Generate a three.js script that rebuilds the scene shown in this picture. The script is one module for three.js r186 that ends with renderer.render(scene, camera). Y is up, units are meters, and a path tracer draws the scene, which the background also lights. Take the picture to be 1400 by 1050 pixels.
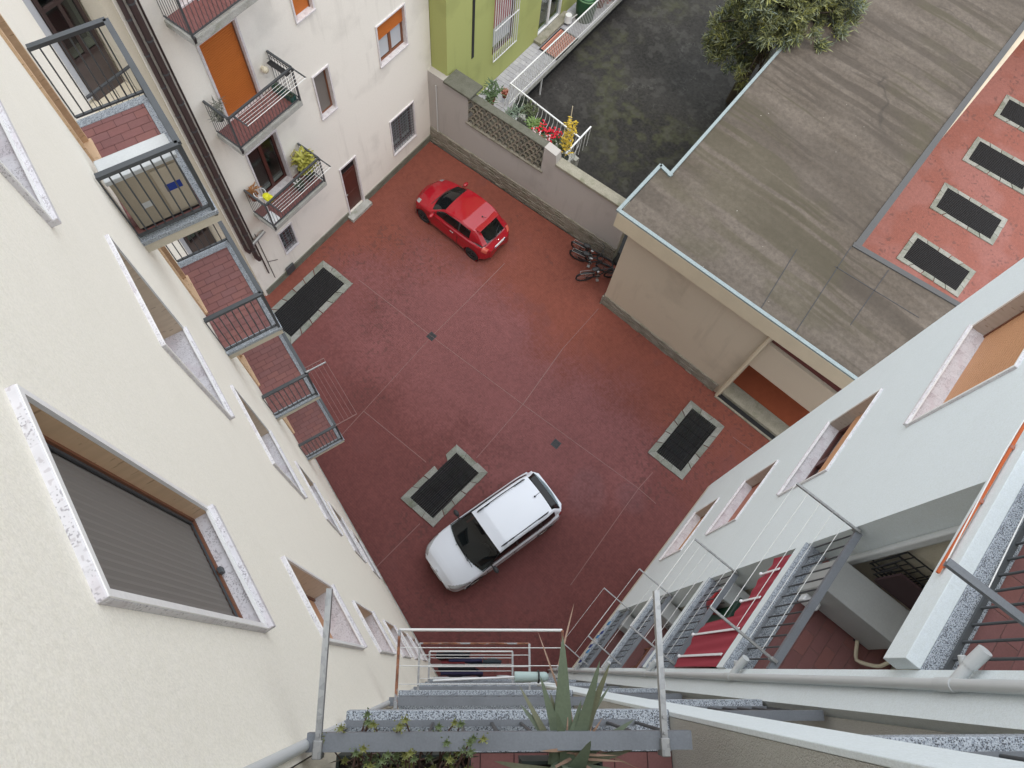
import * as THREE from 'three';
import { mergeGeometries } from 'three/addons/utils/BufferGeometryUtils.js';
import { RoundedBoxGeometry } from 'three/addons/geometries/RoundedBoxGeometry.js';

// ---------------------------------------------------------------- camera, sky, sun, exposure
const scene = new THREE.Scene();
const camera = new THREE.PerspectiveCamera(2 * Math.atan(525 / 970) * 180 / Math.PI, 4 / 3, 0.05, 400);
camera.matrixAutoUpdate = true;
camera.position.set(0, 22, 0);
camera.quaternion.setFromRotationMatrix(new THREE.Matrix4().makeBasis(
  new THREE.Vector3(0.997566, 0.0697297, 0),
  new THREE.Vector3(-0.0258394, 0.369663, -0.9288065),
  new THREE.Vector3(-0.0647654, 0.9265457, 0.3705651)));
const sky = (() => {
  const W = 256, H = 128, d = new Float32Array(W * H * 4);
  for (let j = 0; j < H; j++) for (let i = 0; i < W; i++) {
    const el = ((j + 0.5) / H - 0.5) * Math.PI, s = Math.max(0, Math.sin(el)), k = 4 * (j * W + i);
    const az = i / W * Math.PI * 2;
    const cl = 1 + 0.05 * Math.sin(az * 3 + 5 * s) * Math.cos(el * 4) + 0.04 * Math.sin(az * 7 - 9 * s);
    const L = el < 0 ? 0.46 : (0.46 + 0.76 * s) * cl;
    d[k] = L * 0.955; d[k + 1] = L; d[k + 2] = L * 1.075; d[k + 3] = 1;
  }
  const t = new THREE.DataTexture(d, W, H, THREE.RGBAFormat, THREE.FloatType);
  t.mapping = THREE.EquirectangularReflectionMapping; t.magFilter = t.minFilter = THREE.LinearFilter; t.needsUpdate = true;
  return t;
})();
scene.background = sky; scene.environment = sky;
const sun = new THREE.DirectionalLight(0xfff1dc, 0.6);
sun.position.set(6, 40, 9); sun.target.position.set(2, 0, -8); scene.add(sun, sun.target);
sun.castShadow = true; sun.shadow.radius = 40; sun.shadow.mapSize.set(2048, 2048);
Object.assign(sun.shadow.camera, { left: -30, right: 30, top: 30, bottom: -30, near: 1, far: 90 });
const renderer = new THREE.WebGLRenderer({ antialias: true });
renderer.setSize(1024, 768);
renderer.toneMapping = THREE.LinearToneMapping;
renderer.toneMappingExposure = 2.2;
renderer.shadowMap.enabled = true;

// ---------------------------------------------------------------- helpers
function mulberry(a) { return () => { a |= 0; a = a + 0x6D2B79F5 | 0; let t = Math.imul(a ^ a >>> 15, 1 | a); t = t + Math.imul(t ^ t >>> 7, 61 | t) ^ t; return ((t ^ t >>> 14) >>> 0) / 4294967296; }; }
const R = mulberry(7717);
const rr = (a, b) => a + (b - a) * R();
const clamp = (v, a = 0, b = 1) => Math.min(b, Math.max(a, v));
const sstep = (a, b, x) => { const t = clamp((x - a) / (b - a)); return t * t * (3 - 2 * t); };
const lerp = (a, b, t) => a + (b - a) * t;
function hash(x, y, s) { let h = Math.imul(x, 374761393) + Math.imul(y, 668265263) + Math.imul(s, 974634777) | 0; h = Math.imul(h ^ h >>> 13, 1274126177); return ((h ^ h >>> 16) >>> 0) / 4294967296; }
const PT = (() => { const r = mulberry(4242), t = new Float32Array(65536); for (let i = 0; i < 65536; i++) t[i] = r(); return t; })();
function vn(x, y, p, s, py = p) {                     // value noise, tiles with period p
  const xi = Math.floor(x), yi = Math.floor(y), fx = x - xi, fy = y - yi;
  const u = fx * fx * (3 - 2 * fx), v = fy * fy * (3 - 2 * fy);
  let x0 = xi % p, y0 = yi % py; if (x0 < 0) x0 += p; if (y0 < 0) y0 += py;
  const x1 = x0 + 1 === p ? 0 : x0 + 1, y1 = y0 + 1 === py ? 0 : y0 + 1, k = s * 9973;
  const a0 = Math.imul(x0, 40503) + k, a1 = Math.imul(x1, 40503) + k, b0 = Math.imul(y0, 30011), b1 = Math.imul(y1, 30011);
  const f = (h) => { h = Math.imul(h ^ h >>> 7, 0x2c1b3c6d); return PT[(h ^ h >>> 13) & 65535]; };
  const n00 = f(a0 + b0), n10 = f(a1 + b0), n01 = f(a0 + b1), n11 = f(a1 + b1), p0 = n00 + (n10 - n00) * u, p1 = n01 + (n11 - n01) * u;
  return p0 + (p1 - p0) * v;
}
function fbm(x, y, p, s, o = 4, py = p) { let a = 0, w = 0.5, t = 0; for (let k = 0; k < o; k++) { a += w * vn(x, y, p, s + k * 17, py); t += w; w *= 0.5; x *= 2; y *= 2; p *= 2; py *= 2; } return a / t; }
const GAMMA = new Uint8Array(4096).map((_, i) => { const v = i / 4095; return (v < 0.0031308 ? v * 12.92 : 1.055 * Math.pow(v, 1 / 2.4) - 0.055) * 255 + 0.5; });
function texture(size, metres, fn, srgb = true) {
  const d = new Uint8Array(size * size * 4);
  for (let j = 0; j < size; j++) for (let i = 0; i < size; i++) {
    const c = fn(i / size, j / size), k = 4 * (j * size + i);
    const a = typeof c !== 'number';
    for (let q = 0; q < 3; q++) { const v = clamp(a ? c[q] : c); d[k + q] = srgb ? GAMMA[v * 4095 | 0] : v * 255 + 0.5; }
    d[k + 3] = 255;
  }
  const t = new THREE.DataTexture(d, size, size); t.wrapS = t.wrapT = THREE.RepeatWrapping;
  t.magFilter = THREE.LinearFilter; t.minFilter = THREE.LinearMipmapLinearFilter; t.generateMipmaps = true;
  if (srgb) t.colorSpace = THREE.SRGBColorSpace;
  t.repeat.set(1 / metres, 1 / metres); t.needsUpdate = true; return t;
}
const mulc = (c, k) => [c[0] * k, c[1] * k, c[2] * k];
const mixc = (a, b, t) => [lerp(a[0], b[0], t), lerp(a[1], b[1], t), lerp(a[2], b[2], t)];
const lin = (r, g, b) => new THREE.Color().setRGB(r, g, b);
function mat(o) { const { rgb, ...q } = o; const m = q.physical ? new THREE.MeshPhysicalMaterial() : new THREE.MeshStandardMaterial(); delete q.physical; if (rgb) m.color.setRGB(...rgb); m.roughness = 0.85; Object.assign(m, q); return m; }
const names = new Map();
function numbered(n) { const k = names.get(n) || 0; names.set(n, k + 1); return k ? n + '_' + String(k).padStart(3, '0') : n; }
function shade(o) { o.castShadow = true; o.receiveShadow = true; return o; }
function mesh(name, geo, m, parent) { const o = shade(new THREE.Mesh(Array.isArray(geo) ? merge(geo) : geo, m)); o.name = name; parent.add(o); return o; }
function group(name, parent) { const g = new THREE.Group(); g.name = name; parent.add(g); return g; }
function tag(o, label, category, grp) { o.userData.label = label; o.userData.category = category; if (grp) o.userData.group = grp; return o; }
function thing(name, label, category, pos, rot = 0, grp) { const g = new THREE.Group(); g.name = numbered(name); g.position.set(...pos); g.rotation.y = rot; scene.add(g); return tag(g, label, category, grp); }
function lone(name, geo, m, label, category, grp) { const o = mesh(numbered(name), geo, m, scene); return tag(o, label, category, grp); }
function struct(name, geo, m) { const o = mesh(numbered(name), geo, m, scene); o.userData.kind = 'structure'; return o; }
function merge(list) {
  const l = list.map(g => { let q = g.index ? g.toNonIndexed() : g; for (const k of Object.keys(q.attributes)) if (!['position', 'normal', 'uv'].includes(k)) q.deleteAttribute(k); if (!q.attributes.uv) uvm(q); return q; });
  return mergeGeometries(l);
}
function uvm(g) {                             // uv in metres, by the way each face points
  const p = g.attributes.position, n = g.attributes.normal, uv = new Float32Array(p.count * 2);
  for (let i = 0; i < p.count; i++) {
    const ax = Math.abs(n.getX(i)), ay = Math.abs(n.getY(i)), az = Math.abs(n.getZ(i));
    if (ay >= ax && ay >= az) { uv[2 * i] = p.getX(i); uv[2 * i + 1] = p.getZ(i); }
    else if (ax >= az) { uv[2 * i] = p.getZ(i); uv[2 * i + 1] = p.getY(i); }
    else { uv[2 * i] = p.getX(i); uv[2 * i + 1] = p.getY(i); }
  }
  g.setAttribute('uv', new THREE.BufferAttribute(uv, 2)); return g;
}
function bx(x0, x1, y0, y1, z0, z1) { return uvm(new THREE.BoxGeometry(x1 - x0, y1 - y0, z1 - z0).translate((x0 + x1) / 2, (y0 + y1) / 2, (z0 + z1) / 2)); }
function rb(x0, x1, y0, y1, z0, z1, r = 0.01) { return uvm(new RoundedBoxGeometry(x1 - x0, y1 - y0, z1 - z0, 1, r).translate((x0 + x1) / 2, (y0 + y1) / 2, (z0 + z1) / 2)); }
const V = (x, y, z) => new THREE.Vector3(x, y, z);
function bar(p, q, w, h = w, upv = V(0, 1, 0)) {   // square bar from p to q
  const d = q.clone().sub(p), L = d.length(); d.normalize();
  let u = Math.abs(d.dot(upv)) > 0.95 ? V(0, 0, 1) : upv.clone();
  const s = V(0, 0, 0).crossVectors(d, u).normalize(); u = V(0, 0, 0).crossVectors(s, d);
  return new THREE.BoxGeometry(L, h, w).applyMatrix4(new THREE.Matrix4().makeBasis(d, u, s).setPosition(p.clone().add(q).multiplyScalar(0.5)));
}
function rod(p, q, r, seg = 6) { const d = q.clone().sub(p), L = d.length(); return new THREE.CylinderGeometry(r, r, L, seg).applyQuaternion(new THREE.Quaternion().setFromUnitVectors(V(0, 1, 0), d.normalize())).translate((p.x + q.x) / 2, (p.y + q.y) / 2, (p.z + q.z) / 2); }
function tube(pts, r, seg = 24, rs = 7, closed = false) { return new THREE.TubeGeometry(new THREE.CatmullRomCurve3(pts, closed, 'catmullrom', 0.3), seg, r, rs, closed); }
function slab(pts, y0, y1) {                  // horizontal polygon [x,z] between two heights
  const sh = new THREE.Shape(pts.map(p => new THREE.Vector2(p[0], -p[1])));
  const g = new THREE.ExtrudeGeometry(sh, { depth: y1 - y0, bevelEnabled: false }).rotateX(-Math.PI / 2).translate(0, y0, 0); return uvm(g);
}
function panel(pts, holes, z0, z1) {          // vertical polygon [x,y] with rectangular holes [x0,x1,y0,y1]
  const sh = new THREE.Shape(pts.map(p => new THREE.Vector2(...p)));
  for (const [a, b, c, d] of holes) sh.holes.push(new THREE.Path([[a, c], [a, d], [b, d], [b, c]].map(p => new THREE.Vector2(...p))));
  return uvm(new THREE.ExtrudeGeometry(sh, { depth: z1 - z0, bevelEnabled: false }).translate(0, 0, z0));
}
const rect = (x0, x1, y0, y1) => [[x0, y0], [x1, y0], [x1, y1], [x0, y1]];
const rad = (d) => d * Math.PI / 180;
// wall frames: origin on the ground, local x along the wall, local z out towards the courtyard
const FRAME = { A: [-3.08, -3.58, 237.2], B: [-4.32, -15.22, 307.1], C: [1.24, -16.71, 37], D: [5.16, -2.86, 130.3], G: [7.1, -9.91, 41.5] };
function at(f, x, y, z) { const [ox, oz, a] = FRAME[f], c = Math.cos(rad(a)), s = Math.sin(rad(a)); return V(ox + x * c - z * s, y, oz + x * s + z * c); }
const turn = (f) => -rad(FRAME[f][2]);
function wing(name, label, category, f) { return thing(name, label, category, [FRAME[f][0], 0, FRAME[f][1]], turn(f)); }

// ---------------------------------------------------------------- surfaces
const T = {};
function speck(x, y, n, s) { const i = Math.floor(x * n), j = Math.floor(y * n); let best = 9, id = 0; for (let a = -1; a <= 1; a++) for (let b = -1; b <= 1; b++) { const ci = ((i + a) % n + n) % n, cj = ((j + b) % n + n) % n; const dx = i + a + hash(ci, cj, s) - x * n, dy = j + b + hash(ci, cj, s + 5) - y * n, d = dx * dx + dy * dy; if (d < best) { best = d; id = hash(ci, cj, s + 9); } } return [Math.sqrt(best), id]; }
const grain = (x, y, s) => hash(Math.floor(x), Math.floor(y), s);
T.stucco = texture(1024, 1.15, (x, y) => { const f = vn(x * 420, y * 420, 420, 1), g = vn(x * 210, y * 210, 210, 2), h = vn(x * 70, y * 70, 70, 6), c = fbm(x * 5, y * 5, 5, 3); const k = 0.83 + 0.09 * f + 0.1 * g + 0.03 * h + 0.03 * (c - 0.5); return [k, k * 0.995, k * (0.975 + 0.02 * h)]; });
T.stuccoB = texture(512, 0.45, (x, y) => 0.6 * vn(x * 160, y * 160, 160, 4) + 0.4 * vn(x * 80, y * 80, 80, 5), false);
T.oldwall = texture(1024, 6, (x, y) => { const c = fbm(x * 5, y * 5, 5, 31, 5), st = fbm(x * 28, y * 3, 28, 33, 4), st2 = fbm(x * 4, y * 2, 4, 38, 3); const d = sstep(0.58, 0.8, c) * 0.12 + sstep(0.58, 0.8, st) * 0.09 * sstep(0.42, 0.62, st2); const f = vn(x * 400, y * 400, 400, 36); const k = (0.96 + 0.06 * f) * (1 - d); return [k, k * (1 - 0.02 * d), k * (1 - 0.05 * d)]; });
T.marble = texture(512, 0.7, (x, y) => { const c = fbm(x * 6, y * 6, 6, 41), sp = vn(x * 150, y * 150, 150, 43), sp2 = vn(x * 70, y * 70, 70, 48), cl = fbm(x * 9, y * 9, 9, 45), v = fbm(x * 30, y * 6, 30, 47, 4, 6); let k = [0.7, 0.685, 0.685]; k = mixc(k, [0.62, 0.56, 0.57], sstep(0.48, 0.7, c) * 0.6); k = mixc(k, [0.33, 0.31, 0.32], sstep(0.46, 0.6, cl) * sstep(0.68, 0.78, sp) * 0.85); k = mixc(k, [0.45, 0.41, 0.41], sstep(0.72, 0.82, sp2) * 0.5); return mulc(k, 0.9 + 0.18 * v); });
T.travertine = texture(512, 0.8, (x, y) => { const v = fbm(x * 5, y * 26, 5, 191, 5, 26), c = fbm(x * 7, y * 7, 7, 193, 4), d = fbm(x * 12, y * 40, 12, 195, 3, 40); let k = mixc([0.86, 0.8, 0.72], [1.05, 1, 0.94], v); k = mixc(k, [0.5, 0.4, 0.32], sstep(0.62, 0.72, d) * sstep(0.5, 0.6, c) * 0.7); return mulc(k, 0.85); });
T.terrazzo = texture(512, 0.27, (x, y) => { const [d, id] = speck(x, y, 34, 51), [d2, id2] = speck(x, y, 60, 57); let c = [0.36, 0.39, 0.42]; if (d < 0.42) c = id < 0.34 ? [0.09, 0.095, 0.105] : id < 0.7 ? [0.5, 0.52, 0.54] : id < 0.85 ? [0.2, 0.22, 0.25] : c; else if (d2 < 0.4) c = id2 < 0.4 ? [0.1, 0.1, 0.11] : id2 < 0.7 ? [0.55, 0.57, 0.58] : c; return c; });
T.stone = texture(512, 1.5, (x, y) => { const c = fbm(x * 9, y * 9, 9, 61, 5), f = vn(x * 170, y * 170, 170, 63), m = fbm(x * 5, y * 5, 5, 66); let k = mixc([0.3, 0.3, 0.27], [0.44, 0.44, 0.42], c); k = mixc(k, [0.2, 0.22, 0.15], sstep(0.55, 0.8, m) * 0.6); return mulc(k, 0.75 + 0.5 * f); });
T.stoneB = texture(512, 1.5, (x, y) => 0.5 * fbm(x * 20, y * 20, 20, 67) + 0.5 * vn(x * 150, y * 150, 150, 68), false);
T.clay = texture(512, 1.3, (x, y) => { const c = fbm(x * 8, y * 8, 8, 71, 5), f = vn(x * 200, y * 200, 200, 73); return mulc([1, 0.97, 0.97], 0.86 + 0.2 * (c - 0.5) + 0.14 * f); });
T.metal = texture(512, 0.8, (x, y) => { const c = fbm(x * 6, y * 6, 6, 81, 5), f = vn(x * 160, y * 160, 160, 83); return 0.84 + 0.2 * (c - 0.5) + 0.12 * f; });
T.galv = texture(512, 0.5, (x, y) => { const [d, id] = speck(x, y, 26, 85), r = fbm(x * 4, y * 14, 14, 87, 4); let c = mulc([1, 1.01, 1.03], 0.8 + 0.3 * id - 0.1 * d); return c; });
T.rust = texture(512, 0.6, (x, y) => { const c = fbm(x * 7, y * 7, 7, 91, 5), f = vn(x * 130, y * 130, 130, 93); return mixc(mixc([0.33, 0.34, 0.35], [0.3, 0.13, 0.07], sstep(0.4, 0.52, c)), [0.16, 0.07, 0.045], sstep(0.55, 0.7, c)).map(v => v * (0.8 + 0.4 * f)); });
T.asphalt = texture(1024, 22, (x, y) => {
  const f = vn(x * 500, y * 500, 500, 101), g = vn(x * 260, y * 260, 260, 102), c = fbm(x * 12, y * 12, 12, 103, 6), m = fbm(x * 8, y * 8, 8, 107, 6), l = fbm(x * 34, y * 34, 34, 109, 4), h = fbm(x * 60, y * 60, 60, 113, 3);
  let k = mulc([0.029, 0.0275, 0.026], 0.45 + 0.5 * f + 0.5 * g + 0.9 * (c - 0.5));
  k = mixc(k, [0.055, 0.058, 0.03], sstep(0.55, 0.72, m) * sstep(0.35, 0.6, h) * (0.35 + 0.5 * g));
  k = mixc(k, [0.1, 0.098, 0.092], sstep(0.975, 0.995, 1 - Math.abs(2 * l - 1)) * sstep(0.56, 0.64, c) * 0.4);
  k = mixc(k, [0.075, 0.072, 0.068], sstep(0.6, 0.72, h) * 0.35);
  return k; });
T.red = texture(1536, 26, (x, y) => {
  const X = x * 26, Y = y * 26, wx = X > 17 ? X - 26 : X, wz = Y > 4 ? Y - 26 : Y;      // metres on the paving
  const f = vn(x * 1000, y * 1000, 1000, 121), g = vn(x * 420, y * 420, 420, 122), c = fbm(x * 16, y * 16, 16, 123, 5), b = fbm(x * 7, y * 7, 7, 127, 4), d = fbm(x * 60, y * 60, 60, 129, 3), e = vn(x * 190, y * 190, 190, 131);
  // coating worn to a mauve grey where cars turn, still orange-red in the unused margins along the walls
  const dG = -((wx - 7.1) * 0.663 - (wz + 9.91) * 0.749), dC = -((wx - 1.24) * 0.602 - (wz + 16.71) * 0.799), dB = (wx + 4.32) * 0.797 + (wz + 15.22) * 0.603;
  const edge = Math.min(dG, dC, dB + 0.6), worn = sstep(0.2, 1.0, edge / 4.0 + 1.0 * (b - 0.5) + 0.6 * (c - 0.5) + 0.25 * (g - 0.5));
  const tx = clamp(((wx + 1.5) * 5 + (wz + 11.5) * 4.5) / 45.25), wearAndLight = sstep(0.15, 0.85, 1 - Math.hypot(wx + 1.5 - 5 * tx, wz + 11.5 - 4.5 * tx) / 3.9 + 0.9 * (b - 0.5) + 0.6 * (c - 0.5) + 0.2 * (g - 0.5));  // paler middle: car wear plus stronger ambient light painted into the colour
  let k = mixc([0.208, 0.062, 0.042], mixc([0.16, 0.053, 0.049], [0.192, 0.071, 0.069], wearAndLight), worn);
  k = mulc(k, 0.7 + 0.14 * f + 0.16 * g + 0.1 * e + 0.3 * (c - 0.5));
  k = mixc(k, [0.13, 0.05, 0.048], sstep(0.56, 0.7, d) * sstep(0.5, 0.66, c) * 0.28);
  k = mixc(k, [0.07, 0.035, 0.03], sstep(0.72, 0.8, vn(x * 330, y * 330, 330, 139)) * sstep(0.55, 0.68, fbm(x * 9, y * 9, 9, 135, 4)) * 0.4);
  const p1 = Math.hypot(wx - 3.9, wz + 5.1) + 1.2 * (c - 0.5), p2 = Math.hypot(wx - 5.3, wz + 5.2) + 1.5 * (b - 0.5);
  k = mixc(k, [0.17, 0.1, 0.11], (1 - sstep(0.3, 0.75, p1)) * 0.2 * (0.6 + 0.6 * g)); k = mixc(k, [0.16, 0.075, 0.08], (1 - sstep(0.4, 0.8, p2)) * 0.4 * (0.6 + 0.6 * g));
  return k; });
T.terrace = texture(1024, 13, (x, y) => { const f = vn(x * 600, y * 600, 600, 221), g = vn(x * 200, y * 200, 200, 222), c = fbm(x * 9, y * 9, 9, 223, 6), d = fbm(x * 40, y * 40, 40, 225, 4); let k = mixc([0.215, 0.072, 0.052], [0.235, 0.092, 0.075], sstep(0.4, 0.62, c)); k = mulc(k, 0.8 + 0.16 * f + 0.16 * g); return mixc(k, [0.08, 0.04, 0.035], sstep(0.66, 0.76, vn(x * 150, y * 150, 150, 227)) * sstep(0.54, 0.64, d) * 0.5); });  // courtyard red made paler: open-sky brightness painted into the colour
T.redB = texture(512, 0.5, (x, y) => { const a = Math.sin(x * Math.PI * 2 * 5) * Math.sin(y * Math.PI * 2 * 5); return clamp(0.5 + 0.3 * a + 0.35 * (vn(x * 90, y * 90, 90, 141) - 0.5)); }, false);
T.roof = texture(1536, 27, (x, y) => {               // x along the low front, y away from it
  const w1 = fbm(x * 10, y * 10, 10, 158, 4), w2 = fbm(x * 18, y * 18, 18, 160, 4), X = x + 0.03 * (w2 - 0.5), Y = y + 0.012 * (w1 - 0.5) + 0.006 * (w2 - 0.5);
  const f = vn(x * 900, y * 900, 900, 151), g = vn(x * 330, y * 330, 330, 161), s1 = fbm(X * 16, Y * 90, 16, 153, 4, 90), s3 = fbm(X * 7, Y * 46, 7, 154, 4, 46), c = fbm(x * 9, y * 9, 9, 157, 6), m = fbm(x * 6, y * 6, 6, 165, 5), big = fbm(x * 4, y * 4, 4, 167, 3);
  const s2 = fbm(X * 5, Y * 130, 5, 171, 4, 130);
  let k = mixc([0.068, 0.057, 0.046], [0.105, 0.091, 0.078], clamp(0.5 + 1.5 * (s1 - 0.5) + 0.5 * (c - 0.5) + 0.5 * (big - 0.5)));
  k = mulc(k, 0.7 + 0.26 * f + 0.3 * g);
  k = mixc(k, [0.04, 0.033, 0.026], sstep(0.5, 0.6, s2) * sstep(0.34, 0.56, m) * 0.6);
  k = mixc(k, [0.044, 0.037, 0.03], sstep(0.5, 0.66, s3) * 0.4);
  const cr = Math.abs(fbm(X * 4 + 0.5 * w1, Y * 11 + 0.9 * w2, 4, 163, 3, 11) - 0.5);
  k = mixc(k, [0.03, 0.026, 0.022], (1 - sstep(0.003, 0.016, cr)) * sstep(0.5, 0.6, m) * 0.55);
  k = mixc(k, [0.058, 0.054, 0.03], sstep(0.56, 0.7, w1) * sstep(0.4, 0.58, s2) * 0.4);
  if (vn(x * 220, y * 220, 220, 169) > 0.994) k = [0.4, 0.4, 0.38];
  return k; });
T.plain = texture(512, 2, (x, y) => { const c = fbm(x * 6, y * 6, 6, 171, 5), f = vn(x * 220, y * 220, 220, 173); return 0.9 + 0.12 * (c - 0.5) + 0.08 * f; });

const M = {
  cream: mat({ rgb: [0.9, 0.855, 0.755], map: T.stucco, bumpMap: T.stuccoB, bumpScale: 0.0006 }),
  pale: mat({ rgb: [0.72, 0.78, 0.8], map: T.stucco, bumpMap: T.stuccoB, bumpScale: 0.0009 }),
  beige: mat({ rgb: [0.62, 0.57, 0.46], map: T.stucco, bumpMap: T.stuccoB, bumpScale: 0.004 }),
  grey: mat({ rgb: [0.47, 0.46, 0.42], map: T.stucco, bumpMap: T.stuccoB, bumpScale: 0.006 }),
  old: mat({ rgb: [0.8, 0.772, 0.71], map: T.oldwall, bumpMap: T.stuccoB, bumpScale: 0.002 }),
  yardwall: mat({ rgb: [0.41, 0.39, 0.37], map: T.oldwall }),
  garage: mat({ rgb: [0.54, 0.475, 0.37], map: T.oldwall }),
  fascia: mat({ rgb: [0.6, 0.53, 0.39], map: T.plain }),
  olive: mat({ rgb: [0.38, 0.41, 0.145], map: T.oldwall }),
  travertine: mat({ rgb: [0.82, 0.6, 0.4], map: T.travertine, roughness: 0.6 }),
  reveal: mat({ rgb: [0.86, 0.74, 0.6], map: T.travertine, roughness: 0.6 }),
  polished: mat({ rgb: [0.88, 0.87, 0.85], map: T.plain, roughness: 0.35 }),
  taupe: mat({ rgb: [0.55, 0.49, 0.45], map: T.travertine, roughness: 0.6 }),
  terrace: mat({ rgb: [1, 1, 1], map: T.terrace, bumpMap: T.redB, bumpScale: 0.003 }),
  marble: mat({ rgb: [0.95, 0.94, 0.96], map: T.marble, roughness: 0.55 }),
  terrazzo: mat({ rgb: [1, 1.03, 1.07], map: T.terrazzo, roughness: 0.6 }),
  stone: mat({ rgb: [1, 1, 1], map: T.stone, bumpMap: T.stoneB, bumpScale: 0.012 }),
  brownstone: mat({ rgb: [0.68, 0.63, 0.56], map: T.stone, bumpMap: T.stoneB, bumpScale: 0.02 }),
  greenstone: mat({ rgb: [0.42, 0.43, 0.37], map: T.stone, bumpMap: T.stoneB, bumpScale: 0.015 }),
  lime: mat({ rgb: [0.72, 0.68, 0.58], map: T.stone, bumpMap: T.stoneB, bumpScale: 0.01 }),
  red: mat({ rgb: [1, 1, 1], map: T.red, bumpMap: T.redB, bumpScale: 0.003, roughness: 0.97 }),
  asphalt: mat({ rgb: [1, 1, 1], map: T.asphalt, roughness: 0.95 }),
  smooth: mat({ rgb: [0.045, 0.045, 0.047], map: T.plain }),
  roof: mat({ rgb: [1.14, 1.09, 1.03], map: T.roof, roughness: 0.95 }),
  grout: mat({ rgb: [0.075, 0.035, 0.032] }),
  greygrout: mat({ rgb: [0.2, 0.13, 0.12] }),
  rail: mat({ rgb: [0.075, 0.082, 0.088], map: T.metal, roughness: 0.5, metalness: 0.2 }),
  railpale: mat({ rgb: [0.2, 0.215, 0.235], map: T.metal, roughness: 0.55, metalness: 0.25 }),
  black: mat({ rgb: [0.022, 0.022, 0.024], roughness: 0.55 }),
  iron: mat({ rgb: [0.024, 0.023, 0.024], map: T.metal, roughness: 0.95 }),
  kerbfelt: mat({ rgb: [0.085, 0.085, 0.085], map: T.plain, roughness: 0.95 }),
  pit: mat({ rgb: [0.85, 0.84, 0.8], map: T.stone }),
  capstone: mat({ rgb: [0.3, 0.3, 0.255], map: T.stone, bumpMap: T.stoneB, bumpScale: 0.012 }),
  dark: mat({ rgb: [0.008, 0.008, 0.01], roughness: 0.7 }),
  galv: mat({ rgb: [0.36, 0.36, 0.35], map: T.galv, roughness: 0.42, metalness: 0.55 }),
  rust: mat({ rgb: [1, 1, 1], map: T.rust, roughness: 0.75, metalness: 0.2 }),
  wire: mat({ rgb: [0.7, 0.7, 0.68], roughness: 0.5 }),
  white: mat({ rgb: [0.72, 0.73, 0.74], roughness: 0.5 }),
  plastic: mat({ rgb: [0.58, 0.6, 0.6], map: T.plain, roughness: 0.4 }),
  flash: mat({ rgb: [0.26, 0.31, 0.31], map: T.galv, roughness: 0.5, metalness: 0.2 }),
  pipe: mat({ rgb: [0.07, 0.048, 0.046], map: T.metal, roughness: 0.5, metalness: 0.3 }),
  wood: mat({ rgb: [0.2, 0.075, 0.035], map: T.metal, roughness: 0.6 }),
  darkwood: mat({ rgb: [0.085, 0.022, 0.016], map: T.metal, roughness: 0.5 }),
  orange: mat({ rgb: [0.52, 0.15, 0.025], map: T.plain, roughness: 0.6 }),
  peach: mat({ rgb: [0.56, 0.29, 0.15], map: T.plain, roughness: 0.6 }),
  brick: mat({ rgb: [0.42, 0.16, 0.11], map: T.plain, roughness: 0.6 }),
  screen: mat({ rgb: [0.165, 0.148, 0.133], roughness: 0.85 }),
  glass: mat({ physical: true, rgb: [0.72, 0.77, 0.77], roughness: 0.02, transmission: 1, thickness: 0, ior: 1.5 }),
  room: mat({ rgb: [0.3, 0.27, 0.24] }),
  lace: mat({ rgb: [0.45, 0.47, 0.5] }),
  redcloth: mat({ rgb: [0.31, 0.03, 0.05], map: T.plain, roughness: 0.9 }),
  joint: mat({ rgb: [0.22, 0.12, 0.11] }),
};
const clayTones = [[0.235, 0.1, 0.092], [0.215, 0.094, 0.088], [0.25, 0.108, 0.096], [0.232, 0.105, 0.1]].map(c => mat({ rgb: c, map: T.clay, roughness: 0.7 }));
const stoneTones = [[0.62, 0.64, 0.6], [0.52, 0.54, 0.49], [0.68, 0.68, 0.65]].map(c => mat({ rgb: c, map: T.stone, bumpMap: T.stoneB, bumpScale: 0.012 }));
// ---------------------------------------------------------------- ground
const quads = [];                                        // light wells in the paving: [outer corners, inner corners]
function well(c) { const m = [0, 1].map(i => c.reduce((s, p) => s + p[i], 0) / 4); return { c, m }; }
const WELLS = [
  [[-0.26, -6.65], [0.76, -5.74], [-0.89, -3.98], [-1.93, -4.88]],
  [[7.58, -8.36], [8.65, -7.45], [7.05, -5.61], [5.98, -6.5]],
  [[-5.12, -13.29], [-4.02, -12.41], [-5.86, -10.0], [-6.97, -10.9]],
  [[17.04, -15.49], [19.06, -13.83], [18.06, -12.7], [16.04, -14.3]],
  [[18.81, -17.9], [20.96, -16.24], [20.02, -15.03], [17.88, -16.67]],
  [[20.77, -20.31], [22.95, -18.7], [22.0, -17.43], [19.8, -19.07]],
  [[22.67, -22.65], [24.85, -21.05], [23.95, -19.85], [21.77, -21.48]],
];
function inset(q, d) {                                   // a quad moved in by d on all sides
  return q.map((p, i) => { const a = q[(i + 3) % 4], b = q[(i + 1) % 4]; const u = [a[0] - p[0], a[1] - p[1]], v = [b[0] - p[0], b[1] - p[1]], lu = Math.hypot(...u), lv = Math.hypot(...v); return [p[0] + d * (u[0] / lu + v[0] / lv), p[1] + d * (u[1] / lu + v[1] / lv)]; });
}
function sheet(pts, holes, y) {
  const sh = new THREE.Shape(pts.map(p => new THREE.Vector2(p[0], -p[1])));
  for (const h of holes) sh.holes.push(new THREE.Path(h.map(p => new THREE.Vector2(p[0], -p[1]))));
  return uvm(new THREE.ShapeGeometry(sh).rotateX(-Math.PI / 2).translate(0, y, 0));
}
const w2 = (f, x, z) => { const p = at(f, x, 0, z); return [p.x, p.z]; };
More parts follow.
